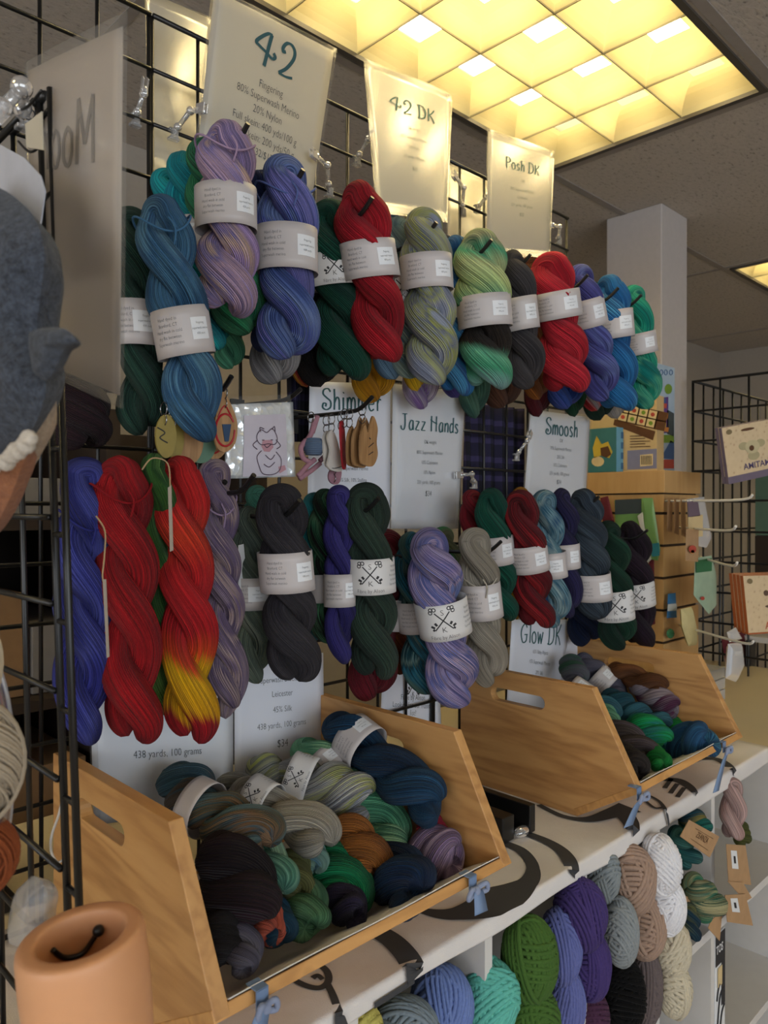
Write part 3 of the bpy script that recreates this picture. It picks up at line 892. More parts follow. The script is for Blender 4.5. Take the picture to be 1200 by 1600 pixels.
# upper row: back skeins first, front ones last
FR = -.195
U = [
 # label, top, bottom, width px, y, palette, kwargs
 ('dark green skein with grey label half behind the white sign at the left', (203, 322), (228, 680), 84, -.125, ['#1c3a32', '#28483c', '#20392f'], dict(band=(.42, .615), style='sticker', th=.2)),
 ('steel blue skein hanging lowest at the left end of the upper row', (247, 303), (315, 692), 92, FR, ['#2f5a80', '#4a7899', '#3a6690', '#5d8aa6'], dict(band=(.455, .645), style='info', tie=.13, th=2.4, turns=1.35)),
 ('turquoise skein farthest back left of the green one, no label showing', (254, 262), (310, 500), 66, -.055, ['#1697a4', '#1fb1b4', '#0f8490'], dict(fine=False)),
 ('turquoise skein with white label between steel blue and green skeins', (283, 236), (335, 548), 88, -.095, ['#128ea4', '#22a9ad', '#107a86'], dict(band=(.34, .51), style='sticker', th=1.2)),
 ('bright green skein directly behind the lilac skein', (316, 214), (384, 522), 92, -.14, ['#2a6b4a', '#2f8a5c', '#358055', '#1f6a50'], dict(band=(.43, .58), th=.9)),
 ('lilac and peach skein at the top left with a paper label', (352, 188), (356, 492), 98, FR, ['#9a86b6', '#c3a3b8', '#8a7fb8', '#d8b7a4', '#a98fc0'], dict(band=(.36, .575), style='info', tie=.16, th=2.0, turns=1.6, ku=14, flat=.9)),
 ('small mint green skein whose end peeks out under the bright green one', (346, 400), (362, 577), 48, -.04, ['#4a9a78', '#5fae8a'], dict(fine=False)),
 ('midnight blue skein with key logo label behind the periwinkle skein', (402, 266), (424, 560), 72, -.13, ['#232f5e', '#2f3f78', '#283663'], dict(band=(.36, .58), style='logo', th=1.9)),
 ('silver grey skein whose rounded end hangs below the periwinkle skein', (420, 340), (432, 600), 78, -.085, ['#8e8c90', '#a7a5a6', '#77777c'], dict(loops=8)),
 ('periwinkle blue skein in front of the 42 sign', (445, 241), (452, 562), 100, FR, ['#3f5493', '#5a71ad', '#7387b8', '#4a5aa0', '#6f70b4'], dict(band=(.37, .585), style='info', tie=.2, th=.4, turns=1.5, ku=13)),
 ('black skein whose end hangs left of the dark green one', (500, 330), (498, 606), 74, -.075, ['#171315', '#221a1c', '#100e0f'], dict(fine=False)),
 ('crimson and yellow skein end hanging below the black skein at its left', (476, 350), (478, 606), 50, -.05, ['#a01a30', '#b3283a', '#c9a023'], dict(fine=False)),
 ('forest green skein with key logo label left of the red skein', (512, 310), (540, 594), 92, -.14, ['#0f3f33', '#124a3a', '#0d352d'], dict(band=(.315, .49), style='logo', th=2.6)),
 ('golden yellow skein whose end hangs below the red skein', (562, 370), (588, 628), 72, -.07, ['#c98a14', '#e0a41f', '#b77a10'], dict(loops=9)),
 ('pale denim blue skein whose end peeks out under the red skein', (606, 330), (617, 594), 68, -.115, ['#5d86ab', '#7a9cb8'], dict(fine=False)),
 ('deep red skein at the middle of the upper row under the 42 DK sign', (556, 282), (603, 567), 90, FR, ['#a01523', '#b81c2b', '#8a1020'], dict(band=(.335, .535), style='info', th=2.2, turns=1.45)),
 ('bright yellow skein end peeking out left of the lilac tail', (640, 380), (652, 612), 48, -.095, ['#e0a912', '#efc024'], dict(fine=False)),
 ('purple and white skein whose end hangs above the Jazz Hands sign', (648, 380), (660, 640), 58, -.06, ['#8a6aa8', '#c8bccb', '#77589a', '#a99bb8'], dict(loops=3)),
 ('pale sea green skein with key logo label left of the grey and lime one', (622, 338), (640, 592), 66, -.14, ['#7f9fa3', '#9fb7ad', '#6d90a4', '#b3c4ae'], dict(band=(.37, .57), style='logo', th=1.0)),
 ('grey skein speckled with lime right of the red skein', (660, 323), (678, 602), 84, FR, ['#8d95ad', '#a5a9b5', '#b7bd7c', '#7f879f', '#aab05c', '#9aa3b5'], dict(band=(.28, .47), style='info', th=.5, turns=1.6, ku=16)),
 ('violet skein end peeking out under the bright blue one', (704, 400), (716, 622), 56, -.07, ['#5b4f9a', '#4b4488'], dict(fine=False)),
 ('sage green skein end hanging below the lime and black skein', (738, 400), (742, 655), 50, -.05, ['#3f6b5a', '#547d69', '#365c50'], dict(fine=False)),
 ('bright blue skein with key logo label left of the lime and black one', (710, 368), (714, 619), 66, -.14, ['#2f6fae', '#2a80c0', '#3a62a0', '#4f97c6'], dict(band=(.355, .535), style='logo', th=2.0)),
 ('lime, mint and black skein under the Posh DK sign', (746, 356), (764, 607), 88, FR, ['#9aa07a', '#c0d39a', '#76b98e', '#4fae82', '#b8cf86', '#2b2420', '#96c7b0'], dict(band=(.43, .625), style='info', th=2.6, turns=1.5, ku=8, zone=[(0, '#8fb8b8'), (.10, '#4aa57c'), (.2, '#6fc09a'), (.26, '#2a221d'), (.42, '#231c18'), (.5, '#6fb88f'), (.62, '#b9d08a'), (.74, '#c2cf96'), (.84, '#4fb085'), (.92, '#a3a682'), (1, '#b3c48e')])),
 ('brown skein end hanging under the charcoal skein', (778, 420), (785, 638), 66, -.07, ['#4b2f22', '#5d3a2a'], dict(fine=False)),
 ('rust brown skein end peeking out between charcoal and red skeins', (828, 400), (842, 625), 50, -.085, ['#8a5226', '#6a3d22', '#a8642a'], dict(fine=False)),
 ('charcoal skein with grey label left of the bright red one', (798, 390), (824, 607), 64, FR, ['#38363a', '#4a4648', '#2d2b2f'], dict(band=(.35, .58), style='info', th=.9)),
 ('maroon skein end lowest below the bright red skein', (832, 430), (842, 652), 46, -.05, ['#4a1018', '#5c1620'], dict(fine=False)),
 ('royal blue skein end peeking out right below the bright red skein', (880, 420), (884, 640), 60, -.10, ['#24408c', '#2f4f9c', '#50549c'], dict(fine=False)),
 ('dark green skein end hanging between royal blue and violet skeins', (894, 430), (898, 652), 40, -.06, ['#123826', '#1a4a30'], dict(fine=False)),
 ('bright red skein hanging right of the charcoal one', (856, 393), (888, 613), 78, FR, ['#b81f30', '#cc2c3c', '#a81828'], dict(band=(.285, .475), style='info', th=2.5)),
 ('scarlet and grey skein end hanging under the violet blue skein', (918, 440), (932, 642), 50, -.09, ['#b52424', '#c93030', '#8f8f92'], dict(fine=False)),
 ('black green skein end lowest below the violet blue skein', (926, 440), (938, 657), 54, -.05, ['#0f2a20', '#143526'], dict(fine=False)),
 ('pale grey skein end peeking out under the azure skein', (958, 450), (964, 655), 44, -.07, ['#a39c96', '#b8b0a8'], dict(fine=False)),
 ('violet blue skein right of the bright red one', (902, 413), (944, 624), 60, FR, ['#4a4a90', '#5a5fa8', '#6a78b4', '#3f3d80'], dict(band=(.25, .45), style='info', th=.6, ku=13)),
 ('azure blue skein second from the right end of the upper row', (950, 428), (968, 642), 66, FR, ['#1f5f9e', '#2f7fbc', '#2869a8', '#4f9ac4'], dict(band=(.275, .475), style='info', th=2.3)),
 ('teal and mint skein at the right end of the upper row', (986, 445), (1012, 637), 54, FR, ['#12907e', '#2fb592', '#1f9f86', '#5fc09a', '#0f7f78'], dict(band=(.385, .555), style='info', th=.7, ku=14)),
]
for l, a, b, wd, y, pal, kw in U: skein(l, a, b, wd, y, pal, group=G1, **kw)

LW = [
 ('long indigo blue skein at the left edge of the lower row, behind the rack post', (133, 713), (128, 1164), 90, -.165, ['#2c2f80', '#3a3f94', '#4a50a0', '#262a70'], dict(th=.3, turns=1.7, tie=.22, fat=1.0)),
 ('long moss green skein between the two long red ones', (238, 707), (262, 1135), 64, -.195, ['#2f5a28', '#3f7030', '#1f4a22', '#5f8a44'], dict(th=1.2, turns=1.6, yb=-.11)),
 ('long dark red skein right of the indigo one', (186, 710), (212, 1166), 98, -.185, ['#8e1018', '#a8141c', '#7a0c16'], dict(th=2.4, turns=1.55, tie=.13, loops=5)),
 ('long mauve skein right of the red and yellow one', (334, 716), (360, 1124), 66, -.15, ['#8a7890', '#a592a2', '#6f5f86', '#bda6a4', '#7c6a8c'], dict(th=.7, turns=2.1, tie=.18, ku=12)),
 ('long red skein with a yellow and orange section near its end', (280, 710), (302, 1166), 90, -.185, ['#c01c20', '#d0262a', '#c2201f', '#e0601c', '#efb010'], dict(th=2.3, turns=1.6, ku=5, kr=.4, zone=[(0, '#9a1420'), (.10, '#ac1822'), (.14, '#e0a010'), (.27, '#e8b010'), (.31, '#d8481c'), (.40, '#c01c26'), (.6, '#c42024'), (.72, '#cc3a20'), (.82, '#cc2424'), (1, '#c01c20')])),
]
for l, a, b, wd, y, pal, kw in LW: skein(l, a, b, wd, y, pal, group=G2, **kw)

LO = [
 ('mint green skein behind the charcoal one in the lower row', (400, 757), (412, 930), 52, -.075, ['#4f917c', '#3f8070'], dict(fine=False)),
 ('sage grey skein with grey label right of the long mauve one', (388, 790), (398, 1066), 66, -.11, ['#5f6f66', '#7a8878', '#4f5f55', '#90998a'], dict(band=(.4, .58), style='sticker', loops=4, th=1.2)),
 ('charcoal skein with paper label at the left of the lower middle row', (436, 754), (464, 1068), 88, -.19, ['#2f2c33', '#3b383e', '#27252b'], dict(band=(.335, .53), style='info', th=2.5, turns=1.6)),
 ('teal blue skein behind the charcoal one with a bluish label', (492, 768), (492, 1004), 52, -.09, ['#1d7f88', '#2a98a0', '#3f6f78'], dict(band=(.42, .6), fine=False)),
 ('black and green skein between charcoal and purple skeins', (508, 762), (514, 1004), 58, -.125, ['#161615', '#2f6a4c', '#58805f', '#1b1b1a', '#4f8a62'], dict(band=(.55, .73), th=1.0, ku=12)),
 ('slim purple skein left of the dark spruce one', (530, 757), (532, 1038), 50, -.165, ['#37307e', '#463f92', '#2c2768'], dict(band=(.495, .675), style='info', th=.4, turns=1.7)),
 ('garnet skein behind the dark spruce one with a small white sticker', (606, 825), (578, 1092), 76, -.085, ['#5a0f1c', '#6e1524', '#4a0c18'], dict(band=(.42, .6), style='sticker')),
 ('brown orange skein end low behind the garnet one', (622, 880), (630, 1052), 44, -.06, ['#6a3418', '#7c3f1c'], dict(fine=False)),
 ('dark spruce green skein with key logo label under the Shimmer sign', (570, 753), (588, 1064), 80, -.19, ['#1f2f28', '#2a3d33', '#35493d'], dict(band=(.375, .55), style='logo', th=2.7, turns=1.5)),
 ('olive skein whose top shows between the periwinkle and cream skeins', (690, 822), (712, 995), 50, -.085, ['#4d5238', '#5c6044', '#2f7a4a'], dict(fine=False, band=(.6, .9))),
 ('petrol and mint skein behind the lilac blue one', (640, 830), (664, 1082), 64, -.14, ['#2a5f6a', '#7a9a94', '#1d4a55', '#2f7f98', '#53756f'], dict(band=(.42, .61), style='info', th=1.1, ku=15)),
 ('lilac and periwinkle skein with key logo label under the Jazz Hands sign', (666, 824), (716, 1098), 86, -.205, ['#6b6fae', '#8f80b0', '#a89bc0', '#5a68ac', '#b9a3bd', '#7482b8'], dict(band=(.395, .595), style='logo', th=.5, turns=1.6, ku=14)),
 ('undyed cream skein right of the lilac and periwinkle one', (738, 823), (766, 1069), 68, -.205, ['#a39c8e', '#b5ae9f', '#948d80'], dict(band=(.345, .565), style='info', tie=.32, th=.6, turns=1.5)),
 ('crimson skein farthest back at the left of the right lower row', (736, 764), (746, 905), 44, -.095, ['#7c1422', '#901a2a'], dict(fine=False)),
 ('bottle green skein right of the crimson one', (766, 761), (784, 970), 60, -.145, ['#0c4a3c', '#115a48', '#0a3f34'], dict(band=(.36, .57), style='info', th=2.3)),
 ('gold skein behind the dark red one in the right lower row', (814, 760), (806, 968), 42, -.09, ['#9a6a18', '#b07c20'], dict(fine=False)),
 ('dark red skein between bottle green and ice blue skeins', (810, 764), (842, 982), 62, -.185, ['#5c0e18', '#7a1420', '#4c0b14', '#981a22'], dict(band=(.385, .575), style='info', th=2.5, ku=6)),
 ('ice blue and petrol skein right of the dark red one', (848, 764), (868, 978), 54, -.175, ['#6a98a8', '#9fb9bd', '#2f6a88', '#84abb8', '#1f4f78'], dict(band=(.45, .635), style='sticker', th=.8, ku=16)),
 ('dark violet skein behind the slate one', (876, 762), (888, 964), 50, -.17, ['#25224a', '#302c58'], dict(band=(.43, .62), style='info', th=1.2)),
 ('navy skein end hanging below the slate one', (906, 850), (917, 1004), 60, -.085, ['#0e1c3c', '#142548'], dict(fine=False)),
 ('slate blue grey skein with paper label under the Smoosh sign', (910, 762), (932, 970), 60, -.195, ['#333f4c', '#42505c', '#2c3743'], dict(band=(.63, .83), style='info', th=2.4, turns=1.8)),
 ('plum black skein with key logo label at the right end of the lower row', (984, 813), (1002, 1012), 58, -.14, ['#1f1420', '#2a1a2a', '#190f1a'], dict(band=(.475, .665), style='logo', th=2.2)),
 ('dark green skein with key logo label left of the plum black one', (948, 813), (968, 1012), 60, -.195, ['#0d3526', '#124330', '#0a2c20'], dict(band=(.53, .765), style='logo', th=.9)),
]
for l, a, b, wd, y, pal, kw in LO: skein(l, a, b, wd, y, pal, group=G3, **kw)

HK = [('black hook tip poking out beside the lilac and peach skein', (388, 194)), ('black hook tip beside the periwinkle blue skein', (474, 266)), ('black hook tip beside the deep red skein', (582, 309)),
      ('black hook tip beside the grey and lime skein', (682, 348)), ('black hook tip beside the lime and black skein', (768, 375)), ('black hook tip between charcoal and bright red skeins', (829, 398)),
      ('black hook tip beside the violet blue skein', (918, 430)), ('black hook tip beside the azure blue skein', (966, 450)), ('black hook tip beside the teal and mint skein', (1002, 461)),
      ('black hook holding the cream skein of the lower row', (783, 846)), ('black hook holding the slate skein of the lower row', (936, 776)), ('black hook holding the charcoal skein of the lower row', (468, 782)),
       ('black hook holding the dark spruce skein', (592, 778))]
for l, tip in HK: hook(l, tip)
for l, tip, yt in [('black hook holding the plum black skein', (1012, 828), -.19), ('black hook holding the steel blue skein', (268, 322), -.21), ('black hook holding the mauve skein', (352, 752), -.17), ('black hook holding the lilac and periwinkle skein', (694, 852), -.225),
                   ('black hook under the wrapped print, its tip below the foil corner', (397, 742), -.23), ('black hook tip above the wrapped print at the left', (362, 588), -.20)]:
    hook(l, tip, yt)
# ------------------------------------------------------------------ skeins lying in the bins
NB1 = [
 # label, back end px, y ; front end px, y ; width px, palette, kwargs
 ('dark teal and brown skein at the back left corner of the left bin', (262, 1202), -.09, (312, 1256), -.17, 84, ['#2f4a58', '#3f6070', '#5c4a3c', '#28404e'], dict(th=.3, turns=.8)),
 ('pale grey skein half buried at the back of the left bin', (352, 1215), -.09, (385, 1262), -.17, 62, ['#8c8c88', '#a09f9a', '#77787a'], dict(turns=.8)),
 ('grey and lime skein end at the back of the left bin under the price sheet', (385, 1192), -.085, (442, 1222), -.13, 60, ['#8a9296', '#a3a69a', '#a9ae58', '#7f868e'], dict(turns=.8, th=1.1)),
 ('navy teal skein with white label along the right side of the left bin', (512, 1122), -.09, (690, 1268), -.27, 84, ['#12304e', '#1a4060', '#17466a', '#0f2842'], dict(turns=1.3, th=.5, band=(.22, .40), style='info')),
 ('mint green skein lying across the middle of the left bin', (462, 1158), -.085, (634, 1326), -.29, 82, ['#3f7f62', '#5a9e7a', '#7ab893', '#4f9070', '#9fce9f'], dict(turns=1.5, th=.9, band=(.22, .38), style='info')),
 ('grey white skein speckled with lime in the middle of the left bin', (428, 1205), -.12, (580, 1256), -.24, 84, ['#9c9fa6', '#b6b6b2', '#a8ad62', '#8a8fa3', '#c3c3bd'], dict(turns=1.2, th=2.0, band=(.16, .40), style='logo', loops=5)),
 ('undyed cream skein with label in the middle of the left bin', (362, 1228), -.15, (518, 1318), -.31, 78, ['#a8a397', '#bdb8ab', '#989388'], dict(turns=1.1, th=.6, band=(.2, .42), style='logo')),
 ('seafoam green skein left of the cream one', (392, 1300), -.22, (436, 1392), -.335, 72, ['#4f8a78', '#76a892', '#3d7868', '#93bda6'], dict(turns=1.0, loops=5)),
 ('olive skein sliver between seafoam and emerald ones', (452, 1330), -.25, (468, 1402), -.32, 56, ['#5d6238', '#6f7446'], dict(fine=False)),
 ('pale blue green skein end behind the emerald one', (470, 1290), -.23, (492, 1362), -.29, 52, ['#6a9a9a', '#88b0a0', '#5a88a0'], dict(fine=False)),
 ('blue, olive and brown skein with cream label at the left of the left bin', (288, 1250), -.17, (420, 1318), -.31, 92, ['#4a646c', '#5f7c82', '#5a5442', '#846548', '#3f5a66', '#9a7a5c'], dict(turns=1.1, th=.4, band=(.10, .30), style=None, loops=7, ku=7)),
 ('copper brown skein in front of the mint green one', (520, 1282), -.22, (586, 1368), -.32, 84, ['#8a5220', '#a0642c', '#74441c'], dict(turns=1.0, th=1.3)),
 ('emerald green skein under the copper brown one', (490, 1330), -.23, (545, 1412), -.325, 100, ['#0d6a44', '#128052', '#0a5838'], dict(turns=.9, th=2.2)),
 ('crimson skein sliver under the navy teal one', (655, 1268), -.24, (690, 1318), -.30, 46, ['#9a1f3c', '#b0284a'], dict(fine=False)),
 ('mauve skein with rounded end at the right of the left bin', (640, 1325), -.24, (708, 1338), -.335, 84, ['#8a7496', '#a58eae', '#6f5a80', '#b8a2ba'], dict(turns=.9, loops=6)),
 ('dark navy skein at the front right of the left bin', (590, 1345), -.25, (650, 1398), -.335, 100, ['#102a4a', '#16365a', '#0d2240'], dict(turns=.9, th=.8)),
 ('violet sliver of skein behind the dark navy one', (590, 1330), -.23, (612, 1352), -.27, 46, ['#4a2a5a', '#5a3568'], dict(fine=False)),
 ('dark aubergine skein at the front middle of the left bin', (512, 1395), -.30, (560, 1430), -.355, 62, ['#1f1a30', '#282240', '#191527'], dict(turns=.8)),
 ('sage green ball shaped skein at the front of the left bin', (470, 1385), -.285, (486, 1452), -.365, 72, ['#41704e', '#578a62', '#6a9a72', '#37634a'], dict(turns=.7, th=1.8, loops=3)),
 ('petrol blue skein sliver left of the sage green one', (415, 1410), -.30, (440, 1466), -.36, 60, ['#123a52', '#184862'], dict(fine=False)),
 ('coral orange skein end beside the plum black one', (392, 1405), -.30, (424, 1462), -.36, 66, ['#b0503e', '#c8614a', '#a04636'], dict(turns=.7)),
 ('plum black skein at the front left of the left bin', (338, 1300), -.26, (388, 1440), -.345, 128, ['#1c1018', '#26141e', '#140c12'], dict(turns=.9, th=.4)),
 ('black skein low in the front left corner of the left bin', (338, 1420), -.33, (352, 1500), -.365, 62, ['#121013', '#1c181c'], dict(fine=False)),
 ('grey lilac skein lowest at the front left corner of the left bin', (372, 1440), -.34, (385, 1515), -.385, 62, ['#6a6678', '#7f7c8a', '#575466'], dict(turns=.8)),
]


def in_bin(px, y, wd, X):
    """point seen at px, near depth y, kept inside the bin X = (x0, x1) by the yarn's own radius"""
    v = ray(*px); t0 = (y - CAM[1]) / v[1]; r = wd * t0 / FPX * .5
    tmin = (X[0] + .019 + r * .8) / v[0]; tmax = min((X[1] - .019 - r * .85) / v[0], (-.058 - r * .4 - CAM[1]) / v[1])
    t = t1 = min(max(t0, tmin), tmax)
    for _ in range(200):
        p = CAM + v * t
        fl = ZT + .017 if p[1] > -.30 else ZT + .019 + (-.30 - p[1]) / .1165 * .07
        if p[2] - H >= fl + r * .5 or t < t1 - .08: break
        t -= .003
    return CAM + v * t


for l, a, ya, b, yb2, wd, pal, kw in NB1: skein(l, a, b, wd, ya, pal, group=GB1, A=in_bin(a, ya, wd, B1X), B=in_bin(b, yb2, wd, B1X), **kw)
NB2 = [
 ('grey and green skein at the back left of the right bin', (882, 1026), -.08, (905, 1062), -.14, 40, ['#4f535c', '#6a6878', '#2f5a44'], dict(fine=False)),
 ('purple grey skein with white label at the back of the right bin', (900, 1024), -.08, (975, 1092), -.18, 42, ['#565466', '#6c6a7c', '#4a4a5c'], dict(turns=1.2, band=(.42, .72), style='info')),
 ('rust brown skein against the far side of the right bin', (950, 1042), -.10, (1040, 1078), -.20, 38, ['#7a4a26', '#8c5830', '#643c1f'], dict(turns=1.0, fine=False)),
 ('pale teal skein with white label beside the left side of the right bin', (885, 1068), -.12, (965, 1122), -.23, 42, ['#2f6474', '#3f7a88', '#24525f'], dict(turns=1.1, band=(.1, .45), style='info')),
 ('dark teal skein under the label of the purple grey one', (940, 1082), -.17, (998, 1122), -.24, 46, ['#1c4c5c', '#28606e', '#173f4c'], dict(turns=.9)),
 ('magenta and grey skein by the far side of the right bin', (985, 1066), -.15, (1058, 1110), -.25, 42, ['#5c2a4c', '#8a8090', '#9f949c', '#6c2f58'], dict(turns=1.3, ku=16)),
 ('blue teal skein across the middle of the right bin', (960, 1105), -.2, (1045, 1142), -.29, 48, ['#2f6478', '#417c90', '#24566a', '#508aa0'], dict(turns=1.1)),
 ('vivid green skein end by the far side of the right bin', (1022, 1112), -.23, (1062, 1150), -.29, 40, ['#0c7a34', '#129044'], dict(fine=False)),
 ('emerald and teal skein in the middle of the right bin', (985, 1120), -.24, (1035, 1165), -.32, 58, ['#0d8a50', '#12a05a', '#1f7a78', '#2a8a86'], dict(turns=.9, loops=3)),
 ('mint skein sliver at the left of the right bin', (938, 1106), -.2, (955, 1132), -.25, 36, ['#5aa07c', '#78b896'], dict(fine=False)),
 ('brown grey skein at the front of the right bin', (945, 1130), -.24, (1015, 1192), -.35, 60, ['#3c3432', '#4c4442', '#564c58', '#332c2a'], dict(turns=1.1)),
 ('dark brown skein lowest at the front left of the right bin', (955, 1172), -.30, (1000, 1206), -.365, 52, ['#2a2422', '#352e2b'], dict(fine=False)),
 ('white skein sliver at the left edge of the right bin', (938, 1142), -.25, (954, 1178), -.31, 34, ['#a8a89c', '#bcbcb0'], dict(fine=False)),
 ('vivid green skein tail beneath the blue skein in the right bin', (1010, 1168), -.31, (1038, 1196), -.36, 36, ['#0f8a3c', '#15a04a'], dict(fine=False)),
 ('blue skein at the front right of the right bin', (1045, 1168), -.29, (1108, 1152), -.37, 62, ['#24527e', '#2f6690', '#1f4a78', '#3f7a98'], dict(turns=.9, th=.5)),
]
for l, a, ya, b, yb2, wd, pal, kw in NB2: skein(l, a, b, wd, ya, pal, group=GB2, A=in_bin(a, ya, wd, B2X), B=in_bin(b, yb2, wd, B2X), **kw)

# ------------------------------------------------------------------ chunky balls on the shelf below
def ball_part(name, C, rad, R, mat, root, seed, sr):
    rng = np.random.default_rng(seed); m = MB()
    n = 16
    th = np.linspace(.001, PI - .001, n); a = np.linspace(0, 2 * PI, n * 2, endpoint=False)
    Gc = np.stack([np.sin(th)[:, None] * np.cos(a), np.sin(th)[:, None] * np.sin(a), np.cos(th)[:, None] * np.ones_like(a)], -1) * .95
    loc = lambda Q: (Q * rad) @ R.T + C
    m.grid(loc(Gc.reshape(-1, 3)).reshape(Gc.shape), 0, False, True)
    rm = float(np.mean(rad)); pitch = 1.75 * sr / rm
    q = np.linspace(0, 2 * PI, 30, endpoint=False)
    for g in range(7):
        ax = nrm((rng.normal(0, .35), rng.normal(0, .6), rng.normal(0, 1))) if g < 2 else nrm(rng.normal(0, 1, 3) * np.array((1, 1.3, .7)))
        lim = .93 if g < 2 else rng.uniform(.22, .5)
        e1 = nrm(np.cross(ax, (.3, .8, .5))); e2 = np.cross(ax, e1)
        cen = 0 if g < 2 else rng.uniform(-.35, .35)
        for d in np.arange(-lim, lim, pitch):
            dd = np.clip(cen + d + rng.normal(0, .012), -.95, .95)
            r = math.sqrt(1 - dd * dd)
            tilt = rng.normal(0, .03)
            P = (ax * (dd + tilt * np.cos(q))[:, None] + r * (e1 * np.cos(q)[:, None] + e2 * np.sin(q)[:, None])) * (.965 + .017 * g + rng.normal(0, .006))
            m.tube(loc(P), sr * rng.uniform(.9, 1.08), 6, closed=True)
    return m.build(name, mat, root, smooth=True)


def chunky(name, c, rough=.9):
    key = ('c', name)
    if key in _M: return _M[key]
    t = NT(name); tc = t.n('ShaderNodeTexCoord')
    n1 = t.n('ShaderNodeTexNoise', {'Vector': tc.outputs['Object'], 'Scale': 260, 'Detail': 3})
    n2 = t.n('ShaderNodeTexNoise', {'Vector': tc.outputs['Object'], 'Scale': 30, 'Detail': 2})
    a = lin(c); col = t.mix('MIX', t.math('ADD', t.math('MULTIPLY', n1.outputs[0], .6), t.math('MULTIPLY', n2.outputs[0], .4)), [x * .68 for x in a] + [1], [min(1, x * 1.3) for x in a] + [1])
    t.set(Base_Color=col, Roughness=rough); t.b.inputs['Specular IOR Level'].default_value = .15; t.b.inputs['Sheen Weight'].default_value = .03
    t.bump(n1.outputs[0], .6, .002); _M[key] = t.m
    return t.m


M_BALLBAND = paper('ball_band', '#c9c9cb', .05, .2)


def yarn_ball(label, lobes, col, y=-.40, sr=.0032, dy=.9):
    """lobes: (px, py, width px, height px)"""
    Cs = [pt(l[0], l[1], y=y) for l in lobes]
    g = thing('yarn_ball', label, 'ball of yarn', Cs[-1], 'chunky yarn balls on the shelf')
    for k, (l, C) in enumerate(zip(lobes, Cs)):
        s = depth(C) / FPX
        rad = np.array((l[2] * s / 2, l[2] * s / 2 * dy, l[3] * s / 2))
        v = nrm((CAM - C) * np.array((1, 1, 0))); ex = np.array((-v[1], v[0], 0)); R = np.stack([ex, v, (0, 0, 1.0)], 1)
        seed = sum(ord(c) for c in label) + k * 17
        ball_part('winding', C, rad - sr * .8, R, chunky('wool_' + col, col), g, seed, sr)
    return g


YB = [
 ('pale yellow scruffy ball of yarn at the bottom edge under the cloth', [(556, 1612, 84, 80)], '#b8b060', dict(y=-.37, sr=.004)),
 ('blue grey ball of yarn at the bottom edge right of the yellow one', [(632, 1615, 108, 104)], '#76838c', dict(y=-.38)),
 ('periwinkle blue ball of yarn left of the aqua one', [(690, 1572, 96, 118)], '#6a7fb6', dict(y=-.36)),
 ('aqua ball of yarn in the bottom cubby', [(766, 1562, 90, 126)], '#5fb0a2', dict(y=-.38, sr=.0036)),
 ('leaf green twin lobed ball of yarn beside the aqua one', [(832, 1590, 84, 100), (828, 1500, 86, 134)], '#41602a', dict(y=-.40, sr=.0036)),
 ('violet blue twin lobed ball of yarn between green and purple ones', [(884, 1570, 60, 110), (876, 1480, 66, 118)], '#6068a0', dict(y=-.385)),
 ('dark purple twin lobed ball of yarn in the middle cubby', [(922, 1508, 66, 110), (908, 1430, 80, 112)], '#413468', dict(y=-.40)),
 ('maroon ball of yarn under the dark purple one', [(924, 1590, 56, 84)], '#452a40', dict(y=-.385)),
 ('small steel grey ball of yarn under the cloth hem, beside the tan one', [(944, 1368, 50, 88)], '#7d8588', dict(y=-.385)),
 ('tan twin lobed ball of yarn left of the white one', [(1006, 1448, 66, 100), (986, 1376, 76, 106)], '#9a8272', dict(y=-.40, sr=.0038)),
 ('steel grey ball of yarn in front of the tan one', [(970, 1458, 54, 106)], '#83898b', dict(y=-.41)),
 ('black ball of yarn below the front steel grey one', [(972, 1558, 72, 128)], '#070708', dict(y=-.40)),
 ('taupe grey ball of yarn between black and cream ones', [(1010, 1545, 50, 124)], '#625858', dict(y=-.40, sr=.004)),
 ('pure white fluffy twin lobed ball of yarn', [(1042, 1416, 58, 88), (1032, 1352, 66, 92)], '#d6d6da', dict(y=-.425)),
 ('cream twin lobed ball of yarn below the white one', [(1054, 1548, 54, 88), (1050, 1482, 58, 90)], '#bdb49e', dict(y=-.425, sr=.0036)),
]
for l, lobes, col, kw in YB: yarn_ball(l, lobes, col, **kw)
GS = 'skeins with kraft tags on the shelf'
for l, a, ya, b, yb2, wd, pal, kw in [
 ('deep teal and yellow skein highest in the right cubby', (1062, 1262), -.365, (1098, 1300), -.405, 44, ['#14605e', '#2a8a7c', '#a89a4a', '#1a4a5a'], dict(turns=.9, loops=3)),
 ('deep teal skein behind the kraft tag in the right cubby', (1050, 1292), -.375, (1084, 1352), -.40, 40, ['#14424e', '#2f7a74', '#1f5a60', '#4f9088'], dict(turns=1.0)),
 ('green and cream skein in the right cubby beside the white ball', (1072, 1368), -.39, (1116, 1428), -.425, 56, ['#2f7a5e', '#4a9272', '#a8a878', '#2a6a5a', '#c0ba8c'], dict(turns=1.0, loops=4)),
 ('navy and yellow skein low in the right cubby', (1076, 1410), -.40, (1078, 1466), -.41, 36, ['#123048', '#1a4458', '#8a8a4a'], dict(turns=1.0)),
 ('dusty pink skein hanging over the shelf edge at the right', (1146, 1214), -.40, (1146, 1312), -.42, 40, ['#d2aca6', '#e0c0ba', '#c49a94', '#e8d0ca'], dict(turns=.8, loops=3)),
 ('olive green skein end behind the dusty pink one', (1150, 1275), -.34, (1164, 1318), -.36, 28, ['#5a6030', '#6c7238'], dict(fine=False)),
]: skein(l, a, b, wd, ya, pal, yb=yb2, group=GS, **kw)

